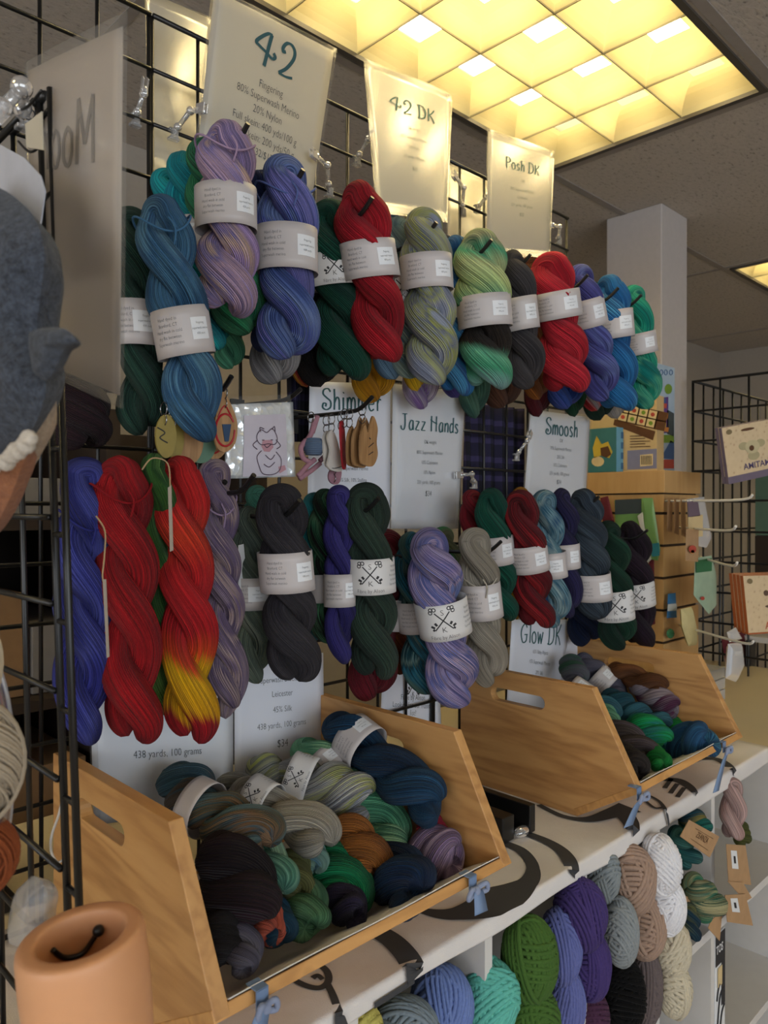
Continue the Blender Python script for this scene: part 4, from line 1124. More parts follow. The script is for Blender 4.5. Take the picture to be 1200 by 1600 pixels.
# ------------------------------------------------------------------ signs
class Patch:
    def __init__(s, c, bulge=0.0):
        s.c = [np.asarray(p, float) for p in c]                 # TL TR BR BL
        s.n = nrm(np.cross(s.c[2] - s.c[0], s.c[1] - s.c[3]))
        if np.dot(s.n, CAM - s.c[0]) < 0: s.n = -s.n
        s.b = bulge
        s.w = np.linalg.norm(s.c[1] - s.c[0]); s.h = np.linalg.norm(s.c[3] - s.c[0])

    def at(s, u, v, off=0):                                      # u right, v down
        p = (s.c[0] * (1 - u) + s.c[1] * u) * (1 - v) + (s.c[3] * (1 - u) + s.c[2] * u) * v
        return p + s.n * (off + s.b * math.sin(PI * u) * math.sin(PI * min(max(v, 0), 1) * .8 + .3))

    def mesh(s, mb, u0=0, v0=0, u1=1, v1=1, off=0, n=12, m=12):
        mb.grid(np.array([[s.at(u0 + (u1 - u0) * i / n, v0 + (v1 - v0) * j / m, off) for j in range(m + 1)] for i in range(n + 1)]))


def sign(name, label, corners, title, body, paper_m=None, bulge=.003, tsize=.16, tpos=.3, lines=None, lam=.022, ink=None, mirror=False, bsize=.048, tink=None, group='yarn price signs', wt=.05):
    p = Patch(corners, bulge)
    g = thing(name, label, 'sign', (np.asarray(corners[2]) + np.asarray(corners[3])) / 2, group)
    m = MB(); p.mesh(m); pp = m.build('paper', paper_m or M_SIGN, g, smooth=True, solid=.0005)
    if lam:
        m = MB(); e = lam; eh = lam * p.w / p.h
        p.mesh(m, -e, -eh, 1 + e, 1 + eh, .0007); m.build('laminate_sleeve', M_LAM, g, smooth=True, solid=.0004)
    W = p.w
    sg = -1 if mirror else 1
    # the letters lie on the sheet, under the film; on a sheet seen from behind they read mirrored
    fn = lambda x, y: p.at(.5 + sg * x / p.w, y / p.h, .0005 if mirror or not lam else .0014)
    if title:
        m = MB(); tf = lambda x, y: fn(x, tpos * p.h - y)
        curly_into(m, title, 0, 0, tsize * W, tf, wt)
        m.build('title_lettering', tink or M_TEAL_INK, g)
    if body:
        for s_, vp, k in body:
            m = MB(); text_into(m, s_, 0, 0, bsize * W * k, lambda x, y: fn(x, vp * p.h - y), .82)
            m.build('text_line', ink or M_INK, g)
    return g


def quad(tl, tr, br, bl, yt, ybm=None):
    ybm = yt if ybm is None else ybm
    return [pt(*tl, y=yt), pt(*tr, y=yt), pt(*br, y=ybm), pt(*bl, y=ybm)]


sign('price_sign', 'laminated sign reading 42, leaning at the top left above the periwinkle skein', quad((336, -14), (522, 82), (486, 322), (309, 238), -.10, -.045), '42',
     [('Fingering', .435, 1.25), ('80% Superwash Merino', .515, 1.25), ('20% Nylon', .60, 1.25), ('Full skein: 400 yds/100 g', .685, 1.25), ('Half skein: 200 yds/50 g', .77, 1.25), ('$32/$17', .855, 1.2)], tsize=.2, tpos=.30, tink=plain('dark_teal_ink', '#274f54', .6, vary=.02), bsize=.055, wt=.06)
M_GLARE_INK = plain('glare_ink', '#5f6c5c', .7, vary=.02)  # paler, yellower ink: the lamp's glare on the sign is put into its colour
M_GLARE_TEAL = plain('glare_teal_ink', '#466b5e', .7, vary=.02)  # title ink with the same lamp glare mixed into its colour
sign('price_sign', 'laminated sign reading 42 DK glowing pale yellow above the red skein', quad((571, 97), (704, 150), (697, 345), (590, 330), -.05, -.15), '42 DK',
     [('DK weight', .42, .9), ('80% Superwash Merino', .49, .9), ('20% Nylon', .56, .9), ('231 yards, 100 grams', .63, .9), ('$30', .71, 1.1)], tsize=.15, tpos=.31, ink=M_GLARE_INK, tink=M_GLARE_TEAL, bulge=.006)
sign('price_sign', 'laminated sign reading Posh DK at the right end of the yarn wall', quad((763, 206), (864, 240), (857, 400), (760, 398), -.065, -.125), 'Posh DK',
     [('DK', .38, 1), ('70% Superwash Merino', .465, 1), ('Cashmere', .53, 1), ('231 yards, 100 grams', .60, 1), ('$32', .68, 1.2)], tsize=.125, tpos=.28, ink=M_GLARE_INK, tink=M_GLARE_TEAL)
sign('price_sign', 'laminated sign tucked between the grid and the 42 sign, no lettering visible', quad((229, -12), (330, 32), (318, 300), (236, 262), .07, .012), None, None)
sign('price_sign', 'small blank laminated sheet behind the grid, left of the Posh DK sign', quad((699, 258), (768, 285), (768, 420), (700, 412), .07, .012), None, None, lam=.03)
mc = [pt(42, 114, x=.267), pt(203, 38, x=.258), pt(197, 647, x=.258), pt(52, 578, x=.267)]
sign('price_sign', 'large white laminated sign seen from behind at the left, its word Moon showing through', [mc[0] + (mc[1] - mc[0]) * .02, mc[1] - (mc[1] - mc[0]) * .05, mc[2] - (mc[1] - mc[0]) * .05 + np.array((0, 0, .012)), mc[3] + np.array((0, 0, .012))], 'Moon', None,
     mirror=True, tpos=.36, tsize=.24, tink=plain('ghost_ink', '#7d766f', .8, vary=.01), lam=.04, paper_m=paper('sign_back', '#cfc6be', .45, .3), bulge=.004)
sign('price_sign', 'white sign reading Shimmer behind the keyring hook', quad((484, 596), (610, 600), (610, 826), (480, 826), -.012), 'Shimmer',
     [('Fingering', .41, 1.05), ('80% Superwash Merino', .60, 1.05), ('10% Silk, 10% Stellina', .68, 1.05), ('438 yds/150 grams', .82, 1.05), ('$34', .9, 1.2)], M_SIGN2, tsize=.185, tpos=.19, lam=0)
sign('price_sign', 'white sign reading Jazz Hands above the lilac and periwinkle skein', quad((614, 600), (727, 612), (715, 826), (611, 826), -.016), 'Jazz Hands',
     [('DK weight', .40, 1), ('80% Superwash Merino', .475, 1), ('10% Cashmere', .545, 1), ('10% Nylon', .615, 1), ('231 yards, 100 grams', .685, 1), ('$34', .77, 1.5)], M_SIGN2, tsize=.14, tpos=.31, lam=.02)
sign('price_sign', 'white sign reading Smoosh above the slate skein', quad((829, 640), (922, 652), (914, 800), (818, 795), -.016), 'Smoosh',
     [('DK', .30, .95), ('70% Superwash Merino', .385, .95), ('20% Silk', .47, .95), ('10% Cashmere', .555, .95), ('231 yards, 100 grams', .64, .95), ('$34', .73, 1.2)], M_SIGN2, tsize=.15, tpos=.23, lam=.025)
sign('price_sign', 'white sign reading Glow DK standing in the right bin', quad((800, 968), (890, 968), (876, 1128), (792, 1100), -.042), 'Glow DK',
     [('65% Baby Alpaca', .37, 1), ('15% Superwash Merino', .48, 1), ('20% Silk', .59, 1), ('231 yards, 100 grams', .69, 1)], M_SIGN2, tsize=.165, tpos=.26, lam=0)
sign('price_sign', 'large price sheet at the back left of the left bin, half hidden by long skeins', quad((140, 1060), (364, 1062), (364, 1262), (146, 1290), -.052), None,
     [('438 yards, 100 grams', .56, 1.15), ('$32', .72, 1.5)], M_SIGN2, lam=.012, bsize=.06)
sign('price_sign', 'price sheet reading 438 yards, 100 grams, $34 at the back of the left bin', quad((366, 1030), (505, 1020), (507, 1215), (366, 1240), -.042), None,
     [('Superwash Bluefaced', .20, 1.25), ('Leicester', .31, 1.25), ('45% Silk', .43, 1.25), ('438 yards, 100 grams', .55, 1.25), ('$34', .70, 1.6)], M_SIGN2, lam=0, bsize=.062)
pq = quad((598, 1046), (686, 1040), (690, 1150), (594, 1138), .008)
g = sign('price_sign', 'small white card with key logo about a mailing list, between the two bins', pq, None, [('Looking for our mailing', .62, 1.3), ('list?', .74, 1.3)], M_SIGN2, lam=0, bsize=.066)
p_ = Patch(pq, .003); m = MB(); key_logo(m, p_.w * .5, -p_.h * .27, p_.h * .34, lambda x, y: p_.at(x / p_.w, -y / p_.h, .0008))
text_into(m, 'Fibre by Alison', p_.w * .5, -p_.h * .5, p_.w * .085, lambda x, y: p_.at(x / p_.w, -y / p_.h, .0008), .8)
m.build('printed_logo', M_PRINT, g)
sign('price_sign', 'blank white sheet standing at the back of the right bin beside Glow DK', quad((868, 1000), (905, 990), (908, 1040), (872, 1110), -.04), None, None, M_SIGN2, lam=0)


def sign_clip(label, base, head, yb_, yh, sc=1.0):
    """clear plastic ball-joint clip: clamp on the grid wire, elbow, and jaws that pinch a sign"""
    A = pt(*base, y=yb_); B = pt(*head, y=yh)
    g = thing('sign_clip', label, 'clip', A, 'clear plastic sign clips')
    M_ = (A + B) / 2 + np.array((0, -.012, .010)) * sc
    m = MB(); m.box(A + np.array((0, 0, -.010)), (.016, .010, .004)); m.box(A + np.array((0, -.003, -.004)), (.009, .008, .014)); m.box(A + np.array((0, 0, .003)), (.016, .008, .004))
    m.build('wire_clamp', M_CLIP, g, bevel=.001)
    m = MB(); m.tube([A, A * .5 + M_ * .5, M_], .0035 * sc, 8); m.ball(A + (M_ - A) * .25, .0062 * sc, 8); m.ball(M_, .0062 * sc, 8)
    m.tube([M_, B], .0035 * sc, 8); m.build('jointed_arm', M_CLIP, g, smooth=True)
    d = nrm(B - M_); m = MB()
    e = nrm(np.cross(d, (0, 0, 1.0))); f_ = np.cross(e, d)
    R = np.stack([d, e, f_], 1)
    m.box(B + d * .006 + e * .003, (.020, .002, .014), R); m.box(B + d * .006 - e * .003, (.020, .002, .014), R); m.ball(B, .0055 * sc, 8)
    m.build('jaws', M_CLIP, g, bevel=.0006)
    return g


for l, b, h, a1, a2 in [('clear clip on the grid beside the right edge of the Moon sign', (212, 186), (226, 142), 0, -.03), ('clear clip holding the left edge of the 42 sign', (272, 208), (312, 172), -.01, -.075),
                        ('clear clip holding the lower right edge of the 42 sign', (514, 298), (494, 245), -.02, -.075), ('clear clip holding the left edge of the 42 DK sign', (557, 250), (580, 212), -.01, -.085),
                        ('clear clip between the 42 DK and Posh DK signs', (722, 330), (712, 278), 0, -.05), ('clear clip at the left edge of the Posh DK sign', (745, 325), (764, 308), 0, -.08),
                        ('clear clip at the lower right edge of the Posh DK sign', (872, 375), (862, 352), -.01, -.08), ('clear clip left of the Smoosh sign', (806, 712), (826, 682), -.01, -.03),
                        ('clear clip at the right edge of the Jazz Hands sign', (740, 755), (720, 742), -.01, -.03)]:
    sign_clip(l, b, h, a1, a2)
# ------------------------------------------------------------------ shapes with thickness from an outline
def inflate(mb, P, center, thick, rings=6, back=True, mi=0, power=.5):
    """closed outline P (n,3) puffed to +-thick/2 along the view-facing normal"""
    P = np.asarray(P, float); c = np.asarray(center, float)
    n = nrm(np.cross(P[1] - P[0], P[len(P) // 2] - P[0]))
    if np.dot(n, CAM - c) < 0: n = -n
    for sgn in (1, -1):
        G = []
        for k in range(rings + 1):
            f = 1 - k / rings
            h = thick / 2 * (1 - f ** 2.4) ** power
            G.append(c + (P - c) * (f if k < rings else .002) + n * h * sgn)
        G = np.array(G)
        mb.grid(G if sgn > 0 else G[::-1], mi, False, True)


def plate(mb, P, n, th, mi=0):
    P = np.asarray(P, float); mb.prism(P, nrm(n) * th, mi)


def pxs(pts, **k): return [pt(*p, **k) for p in pts]


# ------------------------------------------------------------------ keyrings, wrapped print
M_TAGW = wood('tag_wood', '#b08a60', '#a07a50', '#86623c', 'z', 3); M_STEEL = plain('steel_ring', '#9a9a9c', .25, 1)
M_RED = plain('tag_red', '#a4202a', .5); M_BLUEINK = plain('tag_blue', '#27405f', .6); M_WHITEF = plain('white_felt', '#c9c4bc', .9); M_PINKY = plain('pink_cord', '#9f7480', .9, vary=.1, scale=200)
hkk = hook('long black hook carrying the keyrings in front of the Shimmer sign', (582, 620), -.20, up=.018)
hkp = hook('black hook above the foil wrapped print', (470, 608), -.165, up=.012)


def ring_top(m, C, r=.008):
    q = np.linspace(0, 2 * PI, 17)[:-1]
    m.tube(np.stack([C[0] + 0 * q, C[1] + r * np.cos(q), C[2] + r * np.sin(q)], 1), .0008, 5, closed=True)


def keyring(label, top, outline, y, mats, motif=None, th=.003, group='wooden keyrings on the long hook', cat='keyring', ry=0.0):
    T = pt(*top, y=y)
    g = thing('keyring', label, cat, T, group)
    P = catmull(pxs(outline, y=y), 4, closed=True)
    if ry:
        c_ = P.mean(0); P = np.stack([c_[0] + (P[:, 0] - c_[0]) * math.cos(ry), c_[1] + (P[:, 0] - c_[0]) * math.sin(ry), P[:, 2]], 1)
    m = MB(); plate(m, P, (math.sin(ry), -math.cos(ry), 0), th); m.build('charm', mats[0], g)
    m = MB(); ring_top(m, T + np.array((0, 0, -.007))); ring_top(m, T + np.array((0, 0, -.020)), .007); m.build('ring', M_STEEL, g, smooth=True)
    if motif:
        m = MB()
        for pl, wd in motif:
            Q = catmull(pxs(pl, y=y - th - .0006), 4); m.tube(Q, wd, 5)
        m.build('engraving', mats[1], g)
    return g


cat_out = [(556, 682), (566, 664), (572, 676), (582, 650), (592, 668), (590, 690), (592, 712), (582, 728), (566, 727), (556, 720)]
keyring('light wood animal shaped keyring in front on the long hook', (566, 634), cat_out, -.172, (M_TAGW, M_PRINT), [([(560, 690), (572, 700), (584, 692)], .0006), ([(563, 705), (572, 712), (583, 706)], .0006), ([(566, 684), (568, 686)], .0009), ([(577, 684), (579, 686)], .0009)], ry=.25)
for k, (dx, yy_, lb) in enumerate([(-12, -.160, 'wood animal keyring second from the front on the long hook'), (-20, -.150, 'wood animal keyring third from the front on the long hook')]):
    keyring(lb, (558 + dx, 640), [(p[0] + dx, p[1] + 2) for p in cat_out], yy_, (M_TAGW, M_PRINT), ry=.25)
keyring('dark red slab keyring between wood and white ones', (533, 645), [(524, 668), (536, 662), (544, 724), (533, 728)], -.138, (M_RED, M_PRINT), ry=.5)
keyring('white felt keyring with dark stitching on the long hook', (518, 648), [(506, 684), (516, 672), (528, 690), (540, 732), (520, 736), (506, 728), (512, 704)], -.125, (M_WHITEF, M_PRINT), [([(510, 728), (522, 732), (536, 728)], .0006)], ry=.3)
keyring('second white felt keyring behind the stitched one', (510, 650), [(500, 682), (512, 674), (522, 694), (532, 728), (514, 732), (502, 722)], -.115, (M_WHITEF, M_PRINT), ry=.3)
# yarn sheep like charm: pink limbs and blue striped middle
T = pt(486, 648, y=-.105); g = thing('keyring', 'pink cord keyring with a blue wound middle at the left of the long hook', 'keyring', T, 'wooden keyrings on the long hook')
m = MB()
for pl in ([(492, 655), (486, 678), (478, 690)], [(478, 688), (470, 700), (474, 716), (486, 722)], [(508, 690), (512, 706), (500, 720)], [(492, 718), (480, 728), (466, 744)], [(496, 650), (488, 676)], [(500, 724), (488, 734), (468, 748)]):
    m.tube(catmull(pxs(pl, y=-.1), 5), .0042, 8)
m.build('cord_limbs', M_PINKY, g, smooth=True)
m = MB(); C = pt(490, 698, y=-.104)
for k in range(9): 
    q = np.linspace(0, 2 * PI, 25)[:-1]; zz = (k - 4) * .0028; rr = .0155 * math.sqrt(max(.2, 1 - (zz / .016) ** 2))
    m.tube(np.stack([C[0] + rr * np.cos(q), C[1] + rr * np.sin(q), C[2] + zz + 0 * q], 1), .0018, 6, closed=True)
m.ball(C, (.0145, .0145, .0135), 10)
m.build('wound_middle', yarn('yarn_keyring', ['#35486a', '#5f7490', '#8a98aa'], 30), g, smooth=True)
m = MB(); ring_top(m, T + np.array((0, 0, -.004))); m.build('ring', M_STEEL, g)
g = keyring('small pink knitted charm hanging lowest behind the white felt keyring', (520, 728), [(514, 736), (526, 733), (532, 738), (528, 755), (518, 756), (512, 748)], -.10, (M_PINKY, M_PRINT))
# oval tags left of the print
oval = lambda cx, cy, rx, ry, n=12: [(cx + rx * math.cos(a), cy + ry * math.sin(a)) for a in np.linspace(0, 2 * PI, n, endpoint=False)]
M_GOLD = plain('tag_olive_gold', '#8a7a3c', .5, vary=.1); M_GREENT = plain('tag_green', '#5a7a66', .6)
for lb, cx, cy, rx, ry_, yy_, mt, mo in [
    ('olive gold keyring with zigzag edge at the far left under the steel blue skein', 258, 682, 16, 34, -.19, M_GOLD, [([(246, 668), (258, 676), (250, 684), (262, 692)], .0008)]),
    ('second olive gold keyring tucked behind the first', 272, 686, 14, 32, -.175, M_GOLD, None),
    ('plain round wood keyring under the steel blue skein', 294, 690, 22, 36, -.165, M_TAGW, None),
    ('greenish round wood keyring under the steel blue skein', 312, 694, 24, 30, -.155, M_GREENT, None),
    ('oval wood keyring with red ring behind the front one', 334, 682, 22, 36, -.15, M_TAGW, [(oval(334, 686, 15, 22), .0012)])]:
    keyring(lb, (cx - 2, cy - ry_ - 18), oval(cx, cy, rx, ry_), yy_, (mt, M_RED if mo and rx > 20 else M_PRINT), mo, group='round keyrings under the steel blue skein')
g = keyring('oval wood keyring with red ring and a blue spool left of the wrapped print', (350, 606), [(346, 612), (360, 634), (369, 662), (366, 692), (352, 706), (338, 700), (333, 672), (338, 640)], -.178, (M_TAGW, M_RED), [(oval(352, 672, 15, 25), .0014), ([(341, 652), (346, 640), (352, 634), (357, 642), (362, 652)], .001)], group='round keyrings under the steel blue skein')
m = MB(); plate(m, pxs([(347, 663), (361, 663), (357, 690), (351, 690)], y=-.1815), (0, -1, 0), .0008); o = m.build('blue_spool', M_BLUEINK, g)
# wrapped print
t = NT('cellophane'); tc = t.n('ShaderNodeTexCoord'); vo = t.n('ShaderNodeTexVoronoi', {'Vector': tc.outputs['Object'], 'Scale': 55.0}, feature='F1'); ns = t.n('ShaderNodeTexNoise', {'Vector': tc.outputs['Object'], 'Scale': 30, 'Detail': 3})
t.set(Base_Color=(.72, .76, .78, 1), Roughness=.16, Metallic=.35); t.b.inputs['Coat Weight'].default_value = .6; t.bump(t.math('ADD', vo.outputs[0], ns.outputs[0]), .8, .006)
M_CELLO = t.m
pc = Patch(quad((356, 632), (458, 628), (462, 745), (352, 748), -.15), .004)
g = thing('wrapped_print', 'shiny plastic wrapped print of a pink sheep hanging under the steel blue skein', 'print', pc.at(.5, 1))
m = MB(); pc.mesh(m, n=16, m=16); m.build('wrapper', M_CELLO, g, smooth=True, solid=.004)
m = MB(); pc.mesh(m, .22, .16, .86, .98, .0012); m.build('print_card', plain('print_card', '#bdb8c4', .4, coat=.6), g)
m = MB(); pc.mesh(m, .04, -.10, .96, .01, .0002, 10, 3); m.build('header_flap', M_LAM, g, solid=.0004)
m = MB(); mp_ = MB()
SH = lambda u, v: pc.at(u, v, .0022)
def lnp(mb, pts, r=.0006, closed=False): mb.tube(catmull([SH(*p) for p in pts], 5, closed), r, 4, closed=closed)
lnp(m, [(.40, .42), (.46, .36), (.54, .40), (.62, .35), (.68, .42), (.70, .5), (.66, .56), (.56, .55), (.46, .56), (.40, .50)], closed=True)
lnp(m, [(.45, .39), (.44, .33), (.50, .35)]); lnp(m, [(.62, .36), (.66, .32), (.67, .39)])
lnp(m, [(.40, .50), (.34, .56), (.40, .62)]); lnp(m, [(.68, .5), (.75, .58), (.69, .62)])
lnp(m, [(.46, .64), (.40, .72), (.44, .86), (.50, .95), (.64, .96), (.74, .9), (.76, .76), (.68, .66)])
lnp(m, [(.50, .56), (.54, .60), (.60, .56)]); lnp(m, [(.47, .5), (.5, .5)]); lnp(m, [(.6, .5), (.63, .5)])
lnp(m, [(.52, .7), (.6, .76), (.66, .7)]); lnp(m, [(.5, .82), (.58, .86), (.66, .8)])
m.build('sheep_drawing', plain('drawing_ink', '#5a4a58', .6), g)
mp_.add([SH(*p) + pc.n * -.0004 for p in [(.48, .50), (.62, .50), (.64, .6), (.58, .66), (.5, .65), (.46, .58)]], [(0, 1, 2, 3, 4, 5)])
mp_.add([SH(*p) + pc.n * -.0004 for p in [(.72, .86), (.82, .84), (.84, .90), (.74, .95)]], [(0, 1, 2, 3)])
mp_.build('pink_patches', plain('drawing_pink', '#b08690', .6), g)

# dark cloth hanging behind the hooks
def plaid():
    t = NT('dark_plaid'); tc = t.n('ShaderNodeTexCoord'); sp = t.n('ShaderNodeSeparateXYZ', {0: tc.outputs['Object']})
    a = t.math('SINE', t.math('MULTIPLY', sp.outputs[0], 150)); b = t.math('SINE', t.math('MULTIPLY', sp.outputs[2], 150))
    f = t.math('MULTIPLY', t.math('ADD', t.math('GREATER_THAN', a, .6), t.math('GREATER_THAN', b, .6)), .5)
    t.set(Base_Color=t.ramp(f, ['#14131f', '#23203a', '#3a3458']), Roughness=.95); return t.m


M_PLAID = plaid()
for lb, c4, yy_ in [('dark violet plaid cloth hanging behind the grid between Jazz Hands and Smoosh signs', [(726, 628), (822, 640), (822, 790), (722, 800)], .035), ('dark blue cloth hanging behind the grid above the keyrings', [(448, 580), (490, 585), (484, 690), (452, 690)], .03)]:
    p = Patch(quad(*c4, yy_), 0); m = MB(); n = 40
    m.grid(np.array([[p.at(i / n, j / 8, .008 * math.sin(i * .9)) for j in range(9)] for i in range(n + 1)]))
    tag(m.build('hanging_cloth', M_PLAID, None, smooth=True, solid=.002), lb, 'cloth', 'dark cloths hung behind the grid')

# ------------------------------------------------------------------ tags and ribbons
def hang_tag(label, pts, y, th=.0012, mt=None, string=None, ang=.9):
    P = pxs(pts, y=y); c = np.mean(P, 0)
    m = MB(); plate(m, P, (-math.sin(ang), -math.cos(ang), 0), th)
    g = thing('paper_tag', label, 'tag', P[0], 'paper tags on the long skeins'); m.build('card', mt or plain('tag_paper', '#a09486', .8), g)
    if string:
        m = MB(); m.tube(catmull(pxs(string, y=y), 5), .0009, 5); m.build('string', plain('twine', '#a38a66', .9), g)


hang_tag('narrow paper tag on twine between the long indigo and dark red skeins', [(161, 905), (166, 905), (171, 1026), (167, 1028)], -.235, string=[(150, 806), (164, 830), (163, 870), (160, 900), (163, 912)])
hang_tag('narrow paper tag hanging on the moss green skein', [(263, 762), (268, 758), (271, 860), (266, 862)], -.232, string=[(222, 734), (238, 716), (262, 724), (266, 760)])
hang_tag('white scalloped card at the right of the long mauve skein', [(372, 852), (380, 850), (382, 872), (386, 882), (381, 892), (380, 940), (372, 944)], -.12, mt=M_STICK, ang=0)

M_RIB = plain('blue_ribbon', '#6f86a8', .5, vary=.05); M_BEAD = yarn('bow_yarn', ['#a9b4c8', '#5f78a8', '#d8dade', '#8a8fb0'], 60)


def ribbon_tie(label, px, x, bow=1.0, tail=(0, 60), tw=.018, tag_col=None, extra=None):
    """ribbon looped round the front lip with a knot and a hanging tail"""
    P = pt(px[0], px[1], x=x) if x is not None else pt(px[0], px[1], y=-.424)
    C = np.array((P[0], -.421, H - .462))
    g = thing('ribbon_tie', label, 'ribbon', C, 'blue ribbons tied to the bin lips')
    m = MB(); m.span((C[0] - .007, -.4215, C[2] - .017), (C[0] + .007, -.4202, C[2] + .003)); m.span((C[0] - .007, -.4215, C[2] + .0025), (C[0] + .007, -.404, C[2] + .0038)); m.build('loop', M_RIB, g)
    m = MB()
    for s in (-1, 1):
        Q = catmull([C + (0, -.004, -.012), C + np.array((s * .009 * bow, -.010, -.006)), C + np.array((s * .012 * bow, -.008, -.017)), C + (0, -.004, -.016)], 5)
        m.tube(Q, .0032, 8)
    m.ball(C + (0, -.006, -.013), (.006, .005, .006), 8); m.build('bow', M_BEAD, g, smooth=True)
    E = pt(px[0] + tail[0], px[1] + tail[1], y=-.432)
    m = MB(); Q = catmull([C + (0, -.006, -.014), (C * .6 + E * .4) + (0, -.004, 0), E], 6)
    m.grid(np.stack([Q + np.linspace(.0055, tw / 2, len(Q))[:, None] * np.array((-1, 0, .1)), Q + np.linspace(.0055, tw / 2, len(Q))[:, None] * np.array((1, 0, -.1))], 1))
    m.build('tail', M_RIB, g, smooth=True, solid=.0008)
    return g


ribbon_tie('blue ribbon with white pattern at the left end of the left bin lip', (412, 1545), None, .9, (-15, 90), .024)
ribbon_tie('blue and white yarn bow with tag at the left bin lip, right end', (742, 1362), None, 1.5, (10, 66), .026)
ribbon_tie('blue ribbon bow at the left end of the right bin lip', (1002, 1222), None, 1.2, (-20, 70), .030)
ribbon_tie('long blue ribbon at the right end of the right bin lip', (1135, 1158), None, 1.0, (-16, 80), .028)

# black metal bars on the cloth between the bins
for lb, x0, x1, y0, y1, hh in [('taller black metal bar running back along the side of the right bin', 1.052, 1.068, -.289, -.03, .046), ('lower black metal bar in front of the taller one, between the bins', .985, 1.017, -.283, -.06, .041)]:
    m = MB(); zz = H + ZT + .004
    m.span((x0, y0, zz), (x1, y1, zz + hh)); m.span((x0 - .02, y0 + .004, zz), (x0, y1, zz + .003))
    tag(m.build('metal_bar', M_BLACK, None, bevel=.0015), lb, 'metal bar', 'black metal bars')
m = MB(); C = pt(815, 1300, z=ZT + .012); m.ball(C, (.017, .010, .009), 10)
tag(m.build('glass_pebble', M_CLIP, None, smooth=True), 'small clear pebble on the cloth at the foot of the black bars', 'pebble')

# ------------------------------------------------------------------ left foreground: leg form, felt pouch, plastic globe
def leg_form():
    C = pt(125, 1462, d=.52); ax = nrm((-.10, .02, 1.0)); e1 = nrm(np.cross(ax, (0, 1, 0))); e2 = np.cross(ax, e1)
    r0 = 97 / FPX * .52; sq = .97
    prof = [(-.006, .672), (-.0015, .685), (0, .70), (.0004, .76), (.0004, .88), (0, .95), (-.0015, .975), (-.005, .993), (-.012, 1.0), (-.03, 1.008), (-.06, .985), (-.10, .93), (-.15, .85), (-.20, .77), (-.24, .72)]
    inner = [(-.16, .62), (-.08, .64), (-.03, .66)]
    a = np.linspace(0, 2 * PI, 64, endpoint=False)
    def rings(pr): return np.array([[C + ax * h + (e1 * math.cos(q) + e2 * math.sin(q) * sq) * r0 * k for q in a] for h, k in pr])
    g = thing('leg_form', 'hollow peach tan display form standing open-topped in the lower left corner', 'display form', C + ax * -.24)
    m = MB(); m.grid(rings(inner + prof), 0, False, True)
    m.add(rings([(-.24, .72)])[0], [list(range(64))]); m.add(rings([(-.16, .62)])[0], [list(range(64))])
    t = NT('peach_plastic'); tc = t.n('ShaderNodeTexCoord'); ns = t.n('ShaderNodeTexNoise', {'Vector': tc.outputs['Object'], 'Scale': 18, 'Detail': 3})
    t.set(Base_Color=t.ramp(ns.outputs[0], ['#c38a60', '#d09a6e']), Roughness=.48); t.bump(ns.outputs[0], .1, .003)
    m.build('shell', t.m, g, smooth=True)
    ip = lambda a_, b_, h: C + _r * (a_ * r0) + _f * (b_ * r0) + ax * h
    m = MB(); m.tube(catmull([ip(-.58, .20, -.016), ip(-.48, .36, -.026), ip(-.25, .52, -.027), ip(-.05, .59, -.017), ip(.02, .60, -.013)], 6), .0019, 8); m.ball(ip(.03, .595, -.012), .0042, 8)
    m.build('cord', M_BLACK, g, smooth=True)
    p = MB(); F = C + ax * -.24
    p.span((F[0] - .12, F[1] - .10, F[2] - .018), (F[0] + .10, F[1] + .10, F[2] - .001)); 
    for sx in (-.11, .09):
        for sy in (-.09, .09): p.span((F[0] + sx - .01, F[1] + sy - .01, 0), (F[0] + sx + .01, F[1] + sy + .01, F[2] - .018))
    s_ = thing('side_stand', 'small stand below the frame carrying the peach tan display form', 'stand', (F[0], F[1], 0)); p.build('stand_body', M_WHITE, s_)


leg_form()


def felt_mat(name, c1, c2):
    t = NT(name); tc = t.n('ShaderNodeTexCoord'); ns = t.n('ShaderNodeTexNoise', {'Vector': tc.outputs['Object'], 'Scale': 210, 'Detail': 4, 'Roughness': .8})
    t.set(Base_Color=t.ramp(ns.outputs[0], [c1, c2], [.3, .7]), Roughness=1); t.b.inputs['Sheen Weight'].default_value = .08; t.bump(ns.outputs[0], .8, .003); return t.m


M_FELT = felt_mat('charcoal_felt', '#14181f', '#474e5a'); M_FELTB = felt_mat('rust_felt', '#7a4a2e', '#9a6440'); M_FELTT = felt_mat('tan_felt', '#94806a', '#b09c84'); M_FELTW = felt_mat('cream_bead', '#a89f92', '#c9c0b2')
XF = .175
g = thing('felt_pouch', 'dark grey felted piece with pointed side flap and rust lower rim at the left', 'felt piece', pt(0, 800, x=XF))
out = catmull(pxs([(-70, 300), (-10, 292), (35, 318), (60, 352), (70, 400), (64, 460), (58, 520), (66, 570), (72, 612), (56, 660), (30, 702), (0, 728), (-70, 760)], x=XF), 5, closed=True)
m = MB(); inflate(m, out, pt(-10, 520, x=XF), .06, 8); m.build('body', M_FELT, g, smooth=True)
out = catmull(pxs([(56, 522), (80, 512), (104, 515), (119, 533), (102, 545), (90, 568), (76, 592), (64, 588)], x=XF - .004), 4, closed=True)
m = MB(); inflate(m, out, pt(80, 546, x=XF - .004), .018, 5); m.build('flap', M_FELT, g, smooth=True)
out = catmull(pxs([(78, 592), (88, 640), (60, 698), (30, 750), (0, 800), (-60, 860), (-60, 770), (20, 706), (52, 660)], x=XF + .012), 4, closed=True)
m = MB(); inflate(m, out, pt(20, 730, x=XF + .012), .02, 5); m.build('tan_lining', M_FELTT, g, smooth=True)
